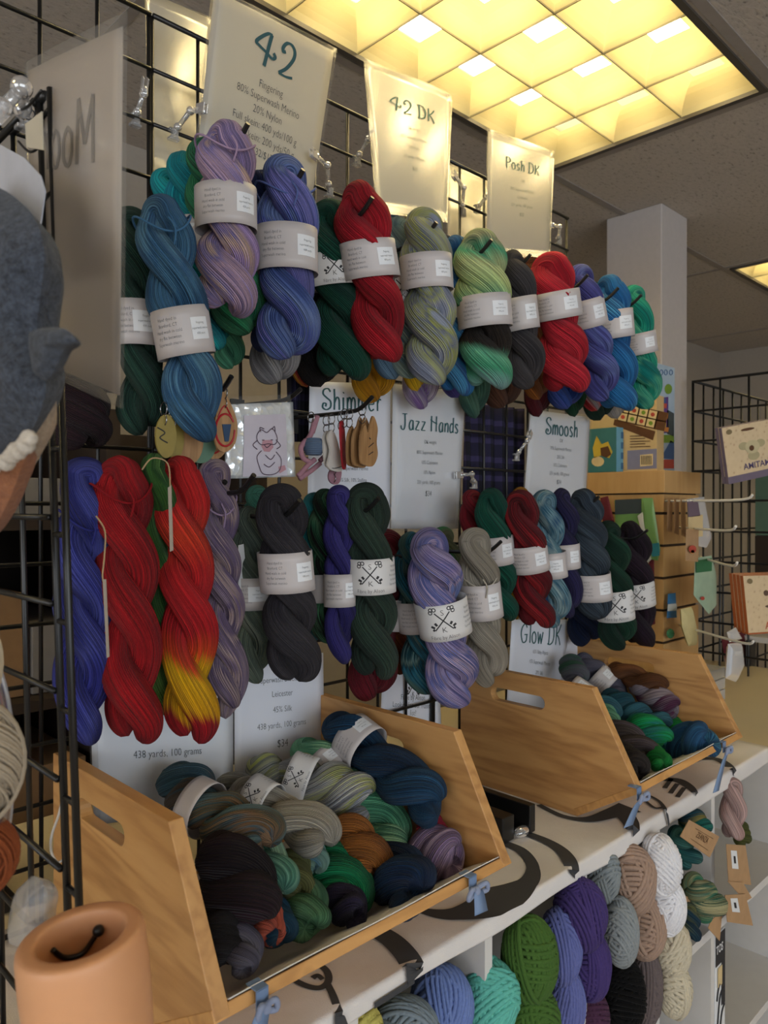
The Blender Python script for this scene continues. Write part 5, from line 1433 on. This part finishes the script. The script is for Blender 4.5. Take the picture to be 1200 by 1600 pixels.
out = catmull(pxs([(46, 692), (30, 740), (10, 790), (-20, 840), (-70, 880), (-70, 780), (0, 730)], x=XF + .002), 4, closed=True)
m = MB(); inflate(m, out, pt(-10, 775, x=XF + .002), .03, 5); m.build('rust_edge', M_FELTB, g, smooth=True)
m = MB()
for k, q in enumerate(catmull(pxs([(48, 686), (30, 706), (10, 722), (-30, 742)], x=XF - .015), 4)): m.ball(q + np.array((0, 0, .002 * (k % 2))), .0042 + .0008 * (k % 3), 6)
m.build('crochet_trim', M_FELTW, g, smooth=True)
cp = [(-60, 210), (0, 226), (40, 248), (66, 276), (73, 300), (62, 380), (-60, 420)]
m = MB(); plate(m, pxs(cp, x=.215), (-1, -.3, 0), .0012)
tag(m.build('backing_card', plain('white_card', '#aeb0b8', .6), None), 'pale grey backing card behind the dark felted piece', 'card')
m = MB(); plate(m, pxs([(42, 196), (68, 176), (70, 236), (44, 232)], x=.225), (-1, -.3, 0), .001)
tag(m.build('small_card', plain('cream_card', '#b3ab98', .6), None), 'small cream card hanging by the top of the left rack post', 'card')
sign_clip('clear clip hanging at the far left top edge', (40, 185), (6, 170), -.30, -.34, 1.5)
m = MB(); m.tube(catmull(pxs([(66, 143), (44, 168), (20, 178), (4, 192), (-10, 230)], x=.24), 6), .0013, 6); m.tube(catmull(pxs([(66, 228), (52, 238), (42, 235), (30, 222)], x=.24), 5), .0012, 6)
tag(m.build('cord_loop', M_BLACK, None, smooth=True), 'thin black cord looping from the top of the left rack post', 'cord')

# clear plastic globe with wool inside
C = pt(-214, 1235, d=.50); g = thing('plastic_globe', 'clear plastic globe holding cream and rust wool at the left edge', 'plastic globe', C + np.array((0, 0, -.13)))
a = np.linspace(0, 2 * PI, 40, endpoint=False); hh = np.linspace(-1, 1, 25)
G = np.array([[C + np.array((.088 * math.sqrt(max(0, 1 - abs(h) ** 2.6)) * math.cos(q), .088 * math.sqrt(max(0, 1 - abs(h) ** 2.6)) * math.sin(q), .135 * h)) for q in a] for h in hh])
m = MB(); m.grid(G, 0, False, True); m.build('shell', clear('globe_plastic', (.95, .95, .96), .12, .05, .06), g, smooth=True)
m = MB(); q = np.linspace(-PI / 2, PI / 2, 40); rt = nrm(np.cross(nrm(CAM - C), (0, 0, 1))) * -1
m.tube([C + rt * .0885 * math.sqrt(max(0, 1 - abs(math.sin(k)) ** 2.6)) + np.array((0, 0, .1355 * math.sin(k))) for k in q], .0022, 8); m.build('rim', clear('globe_rim', (.75, .72, .76), .2, .1, .25), g, smooth=True)
for lb, px, col, rr in [('ball of cream wool inside the plastic globe', (-88, 1200), '#a59884', (.045, .045, .047)), ('ball of rust orange wool inside the plastic globe', (-72, 1345), '#7a3f22', (.036, .036, .028)), ('ball of cream wool at the top of the plastic globe', (-90, 1040), '#b3a68f', (.034, .034, .04))]:
    g = thing('wool_ball', lb, 'ball of wool', pt(*px, d=.5), 'wool balls in the plastic globe')
    ball_part('winding', pt(*px, d=.5), np.array(rr), np.eye(3), chunky('globe_' + col, col), g, len(lb), .0011)
# clear bag on the table, white cord
out = catmull(pxs([(35, 1420), (48, 1370), (72, 1392), (68, 1430), (60, 1470), (30, 1480)], x=.21), 4, closed=True)
m = MB(); inflate(m, out, pt(50, 1425, x=.21), .03, 4)
tag(m.build('clear_bag', clear('bag_plastic', (.72, .73, .73), .06, .25, .2, .4), None, smooth=True), 'crumpled clear bag standing low beside the left rack post', 'bag')
m = MB(); m.tube(catmull(pxs([(98, 1236), (92, 1270), (80, 1306), (79, 1330), (88, 1348), (98, 1344)], y=-.30), 6), .0013, 6)
tag(m.build('hanging_cable', plain('white_cable', '#b9b4ac', .5), None, smooth=True), 'thin white cord hanging by the left rack post', 'cord')

# ------------------------------------------------------------------ things behind the grid at the left
def boxthing(name, label, cat, a, b, mt, group=None, bevel=.002):
    m = MB(); m.span(a, b); return tag(m.build(name, mt, None, bevel=bevel), label, cat, group)


zt0 = H + ZT + .001
M_CARD = plain('cardboard', '#8a6b4a', .8, vary=.06); M_GREYB = plain('grey_box', '#77736f', .7); M_DK = plain('dark_wood', '#2c211a', .7); M_CREAMB = plain('cream_box', '#b8a884', .7); M_RDB = plain('red_box', '#7a1822', .6)
bs = thing('back_shelf', 'dark shelf rack standing behind the grid at the left', 'shelf', (.6, .7, 0))
for xx in (.28, .66, 1.02): m = MB(); m.span((xx, .45, 0), (xx + .03, .93, H + .20)); m.build('upright', M_DK, bs)
for zz in (-.72, -.36, -.02): m = MB(); m.span((.281, .451, H + zz - .02), (1.049, .93, H + zz)); m.build('shelf_board', M_DK, bs)
m = MB(); m.span((.281, .931, 0), (1.049, .945, H + .2)); m.build('back_panel', M_DK, bs)
for lb, x0, x1, y0, z0, h_, mt in [
    ('brown cardboard box on the back shelf left of the rack post', .33, .52, .50, -.36, .20, M_CARD), ('grey box on the back shelf behind the indigo skein', .535, .645, .50, -.36, .14, M_GREYB),
    ('dark box on the back shelf behind the long dark red skein', .70, .85, .50, -.36, .24, M_BLACK), ('cream box low on the back shelf at the far left', .33, .44, .48, -.72, .26, M_CREAMB),
    ('brown box low on the back shelf behind the left rack', .46, .64, .50, -.72, .22, M_CARD), ('grey lidded box on the top board of the back shelf', .34, .60, .50, -.02, .08, M_GREYB),
    ('dark violet box low on the back shelf behind the long red skeins', .71, .95, .50, -.72, .28, plain('violet_box', '#2a2236', .7)), ('stack of grey paper on the top board of the back shelf', .70, .9, .5, -.02, .05, M_GREYB)]:
    boxthing('storage_box', lb, 'box', (x0, y0, H + z0 + .001), (x1, y0 + .3, H + z0 + h_), mt, 'boxes on the back shelf')
boxthing('storage_box', 'small red box behind the grid under the Moon sign', 'box', (.285, .10, zt0), (.335, .2, H + .095), M_RDB)
skein('dark aubergine skein hanging behind the left rack under the Moon sign', (118, 540), (132, 692), 88, -.10, ['#241418', '#2e1a22', '#1c1013'], group=G1, fine=False)
m = MB(); m.span((.16, .09, zt0), (.205, .13, H + .30)); m.span((.02, .06, zt0), (.36, .16, zt0 + .02))
tag(m.build('black_post', M_BLACK, None, bevel=.002), 'thick black upright post behind the long dark red skein', 'post')

# ------------------------------------------------------------------ slatwall tower with its goods
M_SLAT = wood('slat_maple', '#c29c66', '#bc955f', '#b48c56', 'z', .5, .45); M_GROOVE = plain('slat_groove', '#3a2a1a', .8)
tx0, tx1, ty0, ty1 = 2.0, 2.225, -.068, .172
tw_ = thing('slatwall_tower', 'square maple slatwall tower on the counter behind the right bin', 'display tower', ((tx0 + tx1) / 2, (ty0 + ty1) / 2, zt0))
m = MB(); m.span((tx0 + .006, ty0 + .006, zt0), (tx1 - .006, ty1 - .006, H + .044)); m.build('core', M_GROOVE, tw_)
m = MB(); z_ = zt0
while z_ < H + .03:
    m.span((tx0, ty0, z_), (tx1, ty1, min(z_ + .082, H + .04))); z_ += .089
m.build('slats', M_SLAT, tw_, bevel=.0008)
m = MB(); m.span((tx0 - .004, ty0 - .004, H + .044), (tx1 + .004, ty1 + .004, H + .106)); m.build('cap', M_SLAT, tw_, bevel=.001)

ztop = H + .1065
# games on top of the tower
M_TEALB = plain('game_teal', '#3a6f70', .45); M_SKYB = plain('game_sky', '#5f9ab5', .45); M_SANDB = plain('game_sand', '#c2a878', .5); M_BRN = plain('game_brown', '#5a3a20', .5); M_LILB = plain('game_lilac', '#77788f', .5); M_PALEB = plain('game_pale_blue', '#9fb3c4', .45)
M_YEL = plain('motif_yellow', '#c0a53a', .5); M_ORG = plain('motif_orange', '#c07a3a', .5); M_CRM = plain('motif_cream', '#cfb98a', .5); M_GRN = plain('motif_green', '#6f8f2f', .5); M_REDM = plain('motif_red', '#b0483a', .5); M_BLU = plain('motif_blue', '#3a5a8a', .5); M_PUR = plain('motif_purple', '#5a3a7a', .5); M_DGR = plain('motif_dark', '#3a4448', .5)


def decal(parent, name, pts, mt, **k):
    m = MB(); P = pxs(pts, **k); m.add(P, [list(range(len(P)))]); return m.build(name, mt, parent)


# small teal game box: front face x = const
xg = 1.998
a_ = pt(930, 668, x=xg); b_ = pt(964, 667, x=xg)
g = thing('game_box', 'small teal game box with a yellow leaf picture on top of the tower', 'game box', (2.02, .06, ztop))
yl, yr = pt(918, 700, x=xg)[1], pt(963, 700, x=xg)[1]; zg = pt(963, 667, x=xg)[2]
m = MB(); m.span((xg, yr, ztop), (xg + .038, yl, zg)); m.build('carton', M_TEALB, g, bevel=.001)
m = MB(); m.span((xg - .0004, yr - .0006, ztop), (xg + .038, yr, zg)); m.build('spine', M_SKYB, g)
decal(g, 'leaf_picture', [(926, 700), (932, 681), (940, 694), (950, 690), (957, 706), (952, 716), (938, 712), (928, 716)], M_YEL, x=xg - .0005)
decal(g, 'leaf_patch', [(938, 700), (950, 697), (955, 710), (948, 715), (939, 712)], M_BRN, x=xg - .0009)
decal(g, 'cream_figures', oval(934, 721, 10, 8), M_CRM, x=xg - .0005)
m = MB()
for k in range(5): P = pxs([(970, 675 + k * 16), (974, 675 + k * 16), (974, 685 + k * 16), (970, 685 + k * 16)], y=yr - .001); m.add(P, [(0, 1, 2, 3)])
m.build('spine_marks', plain('spine_ink', '#2f5f86', .6), g)
# board game with grid picture, standing behind
xb = 2.04; yl, yr = pt(918, 640, x=xb)[1], pt(1026, 640, x=2.04)[1]
zb_ = pt(1000, 620, x=xb)[2]
g = thing('game_box', 'sand coloured board game box with tile grid picture and barcode on top of the tower', 'game box', (2.07, .05, ztop))
m = MB(); m.span((xb, yr, ztop), (xb + .044, yl, zb_)); m.build('carton', M_SANDB, g, bevel=.001)
decal(g, 'lilac_base', [(980, 704), (1026, 701), (1026, 732), (980, 734)], M_LILB, x=xb - .0006)
m = MB()
rot = lambda u, v: (985 + u * 14.5 + v * -3.2, 633 + u * 3.2 + v * 13.5)
for i in range(-1, 4):
    for j in range(0, 2): m.add(pxs([rot(i - .06, j - .06), rot(i + 1.06, j - .06), rot(i + 1.06, j + 1.06), rot(i - .06, j + 1.06)], x=xb - .0006), [(0, 1, 2, 3)])
m.add(pxs([(960, 655), (1024, 674), (1020, 688), (958, 664)], x=xb - .0006), [(0, 1, 2, 3)])
m.build('grid_frame', M_BRN, g)
m = [MB() for _ in range(3)]
for i in range(-1, 3):
    for j in range(0, 2):
        m[0].add(pxs([rot(i + .06, j + .06), rot(i + .92, j + .06), rot(i + .92, j + .92), rot(i + .06, j + .92)], x=xb - .001), [(0, 1, 2, 3)])
        m[1].add(pxs(oval(*rot(i + .5, j + .5), 3.4, 3.4, 8), x=xb - .0014), [list(range(8))]); m[1].build('leaf_icon', M_GRN if (i + j) % 2 else M_REDM, g); m[1] = MB()
m[0].build('tiles', M_CRM, g)
m = MB(); m.add(pxs([(1000, 711), (1020, 709), (1020, 727), (1000, 729)], x=xb - .001), [(0, 1, 2, 3)]); m.build('barcode_box', M_CRM, g)
m = MB()
for k in range(7): P = pxs([(1002 + k * 2.4, 712), (1003.2 + k * 2.4, 712), (1003.2 + k * 2.4, 726), (1002 + k * 2.4, 726)], x=xb - .0015); m.add(P, [(0, 1, 2, 3)])
m.build('barcode', M_PRINT, g)
m = MB()
for k in range(5): P = pxs([(984, 681 + k * 4.2), (1016 - (k % 2) * 8, 680 + k * 4.2), (1016 - (k % 2) * 8, 681.3 + k * 4.2), (984, 682.3 + k * 4.2)], x=xb - .0012); m.add(P, [(0, 1, 2, 3)])
m.build('text_lines', M_BRN, g)
# tall box, front face toward the aisle
yt_ = -.005
g = thing('game_box', 'tall pale blue game box picturing a stacked tower, right of the tile game', 'game box', (2.16, .0, ztop))
xl, xr = pt(1025, 700, y=yt_)[0], pt(1054, 700, y=yt_)[0]; zt_ = pt(1040, 571, y=yt_)[2]
m = MB(); m.span((xl + .052 * 0, yt_, ztop), (xr, yt_ + .11, zt_)); m.build('carton', M_PALEB, g, bevel=.001)
K = dict(y=yt_ - .0006); K2 = dict(y=yt_ - .0012)
decal(g, 'dark_shape', [(1042, 640), (1053, 646), (1053, 682), (1042, 678)], M_DGR, **K)
decal(g, 'tower_purple', [(1031, 622), (1044, 620), (1044, 676), (1033, 678)], M_PUR, **K)
for k, (c_, mt) in enumerate([((1037, 634), M_REDM), ((1039, 650), M_ORG), ((1036, 664), M_YEL), ((1036, 626), M_BLU), ((1040, 671), M_ORG)]):
    decal(g, 'tower_block', [(c_[0] - 5, c_[1] - 4), (c_[0] + 5, c_[1] - 3), (c_[0] + 4, c_[1] + 4), (c_[0] - 5, c_[1] + 3)], mt, **K2)
decal(g, 'green_top', oval(1044, 608, 6, 8), M_GRN, **K)
decal(g, 'grass', [(1027, 679), (1053, 680), (1053, 692), (1027, 692)], M_GRN, **K)
decal(g, 'blue_figure', [(1032, 716), (1048, 688), (1053, 692), (1053, 718)], M_BLU, **K)
decal(g, 'red_base', [(1031, 718), (1053, 718), (1053, 732), (1031, 732)], M_REDM, **K)
m = MB()
for cx in (1033, 1040, 1048):
    Q = catmull(pxs(oval(cx, 582, 2.4, 4, 10), **K2), 2, closed=True); m.tube(Q, .0012, 4, closed=True)
m.build('title_letters', M_BLU, g)

# goods hung on the tower: left face (x = tx0) and right face (y = ty0)
def packet(label, pts, y=None, x=None, mt=None, cat='packet', group='packets hung on the slatwall tower', head=None, headmat=None, th=.008, name='hanging_packet', extra=None):
    k = dict(y=y) if x is None else dict(x=x)
    P0 = np.array(pxs(pts, **k)); P = np.concatenate([[P0[i] * (1 - f) + P0[(i + 1) % len(P0)] * f for f in (0, .04, .25, .5, .75, .96)] for i in range(len(P0))]); c = P.mean(0)
    g = thing(name, label, cat, P[0], group); m = MB(); inflate(m, P, c, th, 5, power=.35); m.build('pouch', mt, g, smooth=True)
    if head:
        m = MB(); kk = {a: b - .004 for a, b in k.items()}; q = pxs(head, **kk); m.prism(q, (0, -.0008, 0) if x is None else (-.0008, 0, 0)); m.build('header_card', headmat, g)
    if extra:
        for nm, pp, mm in extra:
            kk = {a: b - .0065 for a, b in k.items()}; m = MB(); m.prism(pxs(pp, **kk), (0, -.0006, 0) if x is None else (-.0006, 0, 0)); m.build(nm, mm, g)
    return g


M_GPK = plain('green_pack', '#6f9a5a', .5, coat=.4); M_TBL = plain('teal_pack', '#2f7f90', .4, coat=.4); M_CLR = clear('pouch_clear', (.9, .9, .88), .2, .15, .35); M_WPK = plain('white_pack', '#b9bdb8', .5, coat=.3); M_MAR = plain('maroon_cloth', '#5c1a24', .8); M_GRP = plain('green_header', '#2f6a44', .6); M_BPK = plain('blue_card', '#2f6f9f', .5); M_MINT = plain('mint_pack', '#9ab49a', .5, coat=.5); M_YARNP = plain('cream_fibre', '#c2b684', .9)
packet('red cloth pouch on the tower beside the slate skein', [(938, 778), (950, 775), (960, 815), (942, 818)], x=tx0 - .01, mt=M_MAR)
packet('dark green and white packet on the tower above the plum black skein', [(960, 782), (1012, 778), (1016, 830), (962, 832)], x=tx0 - .008, mt=M_GPK, head=[(961, 781), (1002, 779), (1002, 802), (961, 804)], headmat=M_DGR)
packet('white packet hanging at the corner of the tower', [(996, 806), (1004, 800), (1020, 872), (1012, 880)], x=tx0 - .02, mt=M_WPK)
packet('green and teal zip pouch hanging at the corner of the tower', [(1004, 778), (1020, 778), (1032, 860), (1028, 876), (1018, 874), (1006, 820)], x=tx0 - .022, mt=M_GPK, extra=[('teal_end', [(1015, 850), (1030, 848), (1031, 868), (1019, 870)], M_TBL)])
packet('maroon cloth strip hanging behind the plum black skein', [(1014, 872), (1022, 870), (1024, 975), (1016, 978)], x=tx0 - .012, mt=M_MAR)
for k in range(3):
    packet(['first', 'second', 'third'][k] + ' brown kraft card from the left in the row on the tower', [(1043 + k * 10, 778), (1051 + k * 10, 778), (1050 + k * 11, 832 + k * 4), (1042 + k * 11, 830 + k * 3)], y=ty0 - .02 - k * .02, mt=M_KRAFT, th=.003, group='kraft cards on the tower', cat='card')
packet('clear packet with grey and pink fringe and cream card on the tower', [(1073, 780), (1100, 776), (1112, 840), (1104, 856), (1076, 850)], y=ty0 - .09, mt=M_CLR, extra=[('fringe', [(1074, 784), (1090, 782), (1094, 806), (1076, 808)], plain('fringe_grey', '#6a5a66', .9)), ('cream_card', [(1075, 808), (1098, 804), (1098, 838), (1076, 840)], M_CRM)])
packet('kraft card with a red and orange rainbow in the middle of the tower', [(1072, 826), (1092, 828), (1091, 878), (1071, 876)], y=ty0 - .12, mt=M_KRAFT, th=.003, cat='card', extra=[('rainbow', oval(1082, 858, 6, 6), M_REDM), ('hill', oval(1082, 862, 3, 3), M_ORG)])
packet('mint packet with green header on the tower', [(1086, 872), (1112, 868), (1120, 900), (1120, 945), (1108, 960), (1084, 930)], y=ty0 - .10, mt=M_MINT, head=[(1088, 876), (1112, 872), (1112, 892), (1088, 895)], headmat=M_GRP, extra=[('pink_spot', oval(1098, 935, 3, 3), M_REDM)])
packet('blue and white card low on the tower', [(1044, 928), (1056, 926), (1058, 965), (1042, 966)], y=ty0 - .015, mt=M_BPK, th=.003, cat='card', extra=[('white_band', [(1044, 944), (1057, 943), (1058, 954), (1043, 955)], M_WPK)])
packet('packet of cream fibre low on the tower', [(1064, 952), (1080, 948), (1088, 985), (1088, 1008), (1076, 1010), (1066, 980)], y=ty0 - .06, mt=M_YARNP, th=.02)
packet('green trinket low on the tower behind the right bin', oval(1048, 990, 6, 8), y=ty0 - .015, mt=M_GRP)
for lb, px0, px1, up_ in [('long white hook on the tower, topmost of three', (1068, 785), (1176, 773), 8), ('white hook on the tower, middle of three', (1085, 831), (1150, 822), 9), ('white hook on the tower, lowest of three', (1112, 874), (1152, 879), 0), ('white hook low on the tower above the clear jar', (1090, 1004), (1178, 1002), 6)]:
    y1 = -.30
    E = pt(*px1, y=-.34); A_ = np.array((E[0] * .0 + pt(*px0, y=-.12)[0], ty0, E[2] - .012))
    m = MB(); m.tube(catmull([A_, A_ * .15 + (E - (0, 0, .012)) * .85, E], 6), .0032, 8)
    tag(m.build('white_hook', plain('white_wire', '#d5d3cd', .35), None, smooth=True), lb, 'hook', 'white hooks on the tower')

# ------------------------------------------------------------------ wire racks and goods at the right
cx, cy = 2.57, .10
zr = H + .434
wire_panel('wire_grid_panel', 'far wire grid rack side facing left, behind the white column edge', [(cx, cy, 0.05), (cx, cy - 1.1, 0.05), (cx, cy - 1.1, zr), (cx, cy, zr)], 12, 18, .0036)
wire_panel('wire_grid_panel', 'far wire grid rack side running away at the right', [(cx, cy, 0.05), (cx + 1.2, cy, 0.05), (cx + 1.2, cy, zr), (cx, cy, zr)], 14, 18, .0036)
wire_panel('wire_grid_panel', 'farthest wire grid panel across the back at the right edge', [(cx + 1.2, cy, 0.05), (cx + 1.2, cy - 1.2, 0.05), (cx + 1.2, cy - 1.2, zr), (cx + 1.2, cy, zr)], 14, 18, .0036)


def text_fit(mb, s_, cx, y, width, height, fn, thin):
    V, F = text_geo(s_, thin); w0 = V[:, 0].max() - V[:, 0].min(); h0 = V[:, 1].max() - V[:, 1].min()
    mb.add([fn(cx + (v[0] - V[:, 0].mean()) * width / w0, y + v[1] * height / h0) for v in V], F)


def kit(label, c3, n, edge, tcol, motif, base, tx, tw_, th_):
    """stack of n flat craft boxes hung together; the front one is decorated"""
    corners = [c3[0], c3[1], c3[1] + c3[3] - c3[0], c3[3]]
    p0 = Patch(corners, 0)
    for k in range(n - 1, -1, -1):
        P = [c - p0.n * k * .012 for c in corners]
        p = Patch(P, 0); g = thing('craft_kit', label if k == 0 else label.replace('front', ['', 'second', 'third', 'rearmost'][k]).split(', ')[0] + ', tucked behind the front one', 'craft kit', p.at(.5, 1), 'flat craft kits hung at the right')
        m = MB(); m.prism(P[::-1], -p.n * .010); m.build('carton', edge, g, bevel=.001)
        m = MB(); p.mesh(m, 0, 0, 1, .87 if base else .97, .0006, 2, 2); m.build('face', M_KF, g)
        if k: continue
        fn = lambda x, y_: p.at(x, -y_, .0014)
        m = MB(); text_fit(m, 'AMITAMI', tx, -(.80 if base else .92), tw_, th_, fn, .012); m.build('title_lettering', tcol, g)
        def blob(nm, cx_, cy_, rx, ry_, mt, o=.0012):
            m = MB(); Q = [p.at(cx_ + rx * math.cos(a), cy_ + ry_ * math.sin(a), o) for a in np.linspace(0, 2 * PI, 18, endpoint=False)]; m.add(Q, [list(range(18))]); m.build(nm, mt, g)
        blob('hang_slot', .5 if base else .82, .10, .14, .025, M_BRN); blob('round_badge', .13, .09, .06, .045, plain('badge_brown', '#77684a', .6))
        if motif == 'koala':
            mo = plain('kit_pale', '#a89d78', .7)
            for s in (-1, 1): blob('animal_ear', .55 + s * .17, .38, .10, .07, mo)
            blob('animal_head', .55, .42, .15, .12, plain('kit_pale2', '#bcb08a', .7), .0016); blob('animal_nose', .53, .44, .05, .05, M_BRN, .002); blob('animal_body', .56, .58, .12, .08, mo)
        else:
            mo = plain('kit_bear', '#5a4436', .7)
            for s in (-1, 1): blob('animal_ear', .66 + s * .20, .30, .06, .05, mo)
            blob('animal_head', .70, .38, .20, .10, mo, .0016); blob('animal_muzzle', .70, .42, .09, .05, M_CRM, .002); blob('animal_body', .72, .60, .18, .14, mo); blob('animal_arm', .52, .53, .11, .025, mo)


t = NT('kit_face'); tc = t.n('ShaderNodeTexCoord'); vo = t.n('ShaderNodeTexVoronoi', {'Vector': tc.outputs['Object'], 'Scale': 70.0}); 
t.set(Base_Color=t.ramp(vo.outputs[0], ['#b89a78', '#cdb691', '#d3bd98'], [.1, .3, 1]), Roughness=.5); M_KF = t.m
kit('front cream kit box with koala face and purple lettering, hung at the right edge', [pt(1127, 669, y=-.22), pt(1204, 655, y=-.285), pt(1212, 748, y=-.285), pt(1139, 757, y=-.22)], 2, plain('kit_lilac', '#6b6070', .5), plain('kit_purple', '#4f4468', .6), 'koala', True, .62, .58, .11)
kit('front cream kit box with brown bear and orange lettering, at the lower right edge', [pt(1161, 900, y=-.25), pt(1232, 898, y=-.31), pt(1234, 990, y=-.31), pt(1170, 992, y=-.25)], 4, plain('kit_orange', '#a3552a', .5), plain('kit_orange_ink', '#b5563a', .6), 'bear', False, .73, .70, .13)
# clear organiser and pouch on the counter
g = thing('clear_organiser', 'clear plastic drawer organiser on the counter beside the right bin', 'organiser', (2.22, -.19, zt0))
a = pt(1098, 1062, y=-.2); b = pt(1134, 1062, y=-.2)
m = MB()
for k in range(4):
    m.span((a[0], -.2, zt0 + k * .03), (b[0], -.12, zt0 + k * .03 + .027))
m.build('drawers', clear('organiser_plastic', (.85, .87, .88), .2, .1, .3), g, bevel=.002)
packet('clear zip bag hanging on the lowest white hook at the right', [(1138, 1006), (1158, 1004), (1162, 1040), (1150, 1066), (1134, 1060)], y=-.25, mt=M_CLR, cat='bag', th=.02)
packet('small clear bag above the lowest white hook at the right', [(1136, 988), (1150, 980), (1160, 998), (1140, 1004)], y=-.24, mt=M_CLR, cat='bag', th=.01)
packet('dark maroon shawl hanging behind the clear bag at the right', [(1128, 1000), (1165, 985), (1168, 1070), (1140, 1072)], y=.02, mt=M_MAR, cat='shawl', th=.02)
packet('black strap bag hanging at the right behind the bear kits', [(1166, 1000), (1180, 1000), (1180, 1040), (1172, 1062), (1166, 1050)], y=-.02, mt=M_BLACK, cat='bag', th=.02)
# room beyond the rack
boxthing('storage_box', 'green grey carton behind the far wire rack', 'box', (3.0, -.05, H - .10), (3.25, .05, H + .14), plain('green_carton', '#4f6a5c', .7), 'cartons behind the far wire rack')
boxthing('storage_box', 'cream carton low behind the far wire rack', 'box', (3.2, -.25, H - .45), (3.45, -.1, H - .15), M_CREAMB, 'cartons behind the far wire rack')
g = thing('back_table', 'low table carrying cartons behind the far wire rack', 'table', (3.3, -.2, 0))
m = MB(); m.span((2.8, -.7, H - .47), (3.7, .06, H - .451)); m.build('table_top', M_WHITE, g)
for xx in (2.82, 3.66):
    for yy2 in (-.68, .03): m = MB(); m.span((xx, yy2, 0), (xx + .03, yy2 + .03, H - .47)); m.build('leg', M_WHITE, g)
g = thing('carton_stand', 'dark stand holding the green grey carton behind the far rack', 'stand', (3.1, 0, H - .45)); m = MB(); m.span((3.0, -.05, H - .45), (3.25, .05, H - .102)); m.build('stand_body', M_DK, g)
m = MB(); m.span((4.99, -1.1, H + .15), (5.04, .05, H + .55))
# kraft tags and boxes on the shelf below
def kraft(label, pts, y, ang=0., word=None, sticker=None, group='kraft paper tags on the shelf'):
    P = quad(*pts, y); p = Patch(P, 0); g = thing('kraft_tag', label, 'tag', p.at(.5, 0), group)
    m = MB(); m.prism(P[::-1], (0, .0012, 0)); m.build('card', M_KRAFT, g)
    if word:
        m = MB(); text_into(m, word, p.w * .55, -p.h * .58, p.h * .42, lambda x, y_: p.at(x / p.w, -y_ / p.h, .0006), .85, .0)
        for yy3 in (.22, .78): m.add([p.at(.25, yy3, .0006), p.at(.85, yy3, .0006), p.at(.85, yy3 + .02, .0006), p.at(.25, yy3 + .02, .0006)], [(0, 1, 2, 3)])
        m.build('printed_text', M_BRN, g)
    if sticker:
        m = MB(); p.mesh(m, *sticker, .0006, 2, 2); m.build('price_sticker', M_STICK, g)
        u0, v0, u1, v1 = sticker; m = MB(); m.add([p.at(u0 + (u1 - u0) * a_, v0 + (v1 - v0) * b_, .0012) for a_, b_ in ((.35, .3), (.65, .3), (.65, .7), (.35, .7))], [(0, 1, 2, 3)]); m.build('sticker_mark', M_PRINT, g)


kraft('kraft tag printed with a word in the right cubby', [(1078, 1282), (1125, 1308), (1110, 1341), (1064, 1308)], -.432, word='ZEANZA')
kraft('upper kraft tag with white sticker hanging from the pink skein', [(1136, 1320), (1166, 1322), (1175, 1384), (1140, 1380)], -.43, sticker=(.18, .15, .48, .62))
kraft('lower kraft tag with white sticker at the shelf edge', [(1134, 1400), (1166, 1398), (1178, 1448), (1138, 1442)], -.435, sticker=(.22, .12, .55, .6))
kraft('tilted kraft tag between the two stickered ones', [(1138, 1378), (1162, 1380), (1176, 1404), (1166, 1410)], -.432)
kraft('dark kraft tag at the cubby divider below the green and cream skein', [(1112, 1440), (1130, 1424), (1126, 1472), (1108, 1452)], -.42)
kraft('small kraft tag beside the navy and yellow skein', [(1068, 1400), (1088, 1406), (1074, 1424), (1070, 1420)], -.40)
# white cartons with barcode inside the lower cubby, boxed kit at the bottom right
g = thing('carton', 'white carton with a barcode lying in the bottom cubby behind the aqua ball', 'carton', (.7, -.2, H - .70))
m = MB(); m.span((.585, -.36, H - .8415), (.79, .1, H - .655)); m.build('box', M_STICK, g, bevel=.002)
m = MB()
for k in range(6): xx = .735 + k * .0045; m.span((xx, -.345, H - .655), (xx + .0022, -.33, H - .6546))
m.build('barcode', M_PRINT, g)
g = thing('carton', 'white carton lying in the bottom cubby behind the periwinkle ball', 'carton', (.45, -.2, H - .70))
m = MB(); m.span((.34, -.37, H - .8415), (.548, .1, H - .668)); m.build('box', M_STICK, g, bevel=.002)
xk = 1.552
g = thing('boxed_kit', 'upright black and white boxed kit with white letters at the bottom right', 'box', (xk, -.3, H - 1.12))
m = MB(); m.span((1.551, -.392, H - 1.1295), (1.60, -.2, H - .866)); m.build('box', M_STICK, g, bevel=.001)
fy = -.3925
m = MB(); m.span((1.551, fy - .0004, H - .93), (1.598, fy, H - .867)); m.span((1.58, fy - .0004, H - 1.02), (1.598, fy, H - .93)); m.build('black_panel', M_PRINT, g)
m = MB(); text_into(m, 'TOS', 1.569, H - .905, .024, lambda x, z: np.array((x, fy - .001, z)), .75, .02); m.build('white_lettering', M_STICK, g)
m = MB(); m.add([np.array((1.571 + a_ * .011, fy - .001, H - .955 + b_ * .02)) for a_, b_ in ((-1, -1), (1, -1), (1, 1), (-1, 1))], [(0, 1, 2, 3)]); m.build('tan_patch', M_CRM, g)
m = MB()
for q in ([(1.556, -1.07), (1.57, -1.0), (1.59, -.985)], [(1.566, -1.10), (1.578, -1.04), (1.594, -1.02)], [(1.556, -1.0), (1.562, -.98), (1.57, -.97)]): m.tube(catmull([np.array((a_, fy - .0005, H + b_)) for a_, b_ in q], 5), .0018, 5)
m.build('line_drawing', M_PRINT, g)
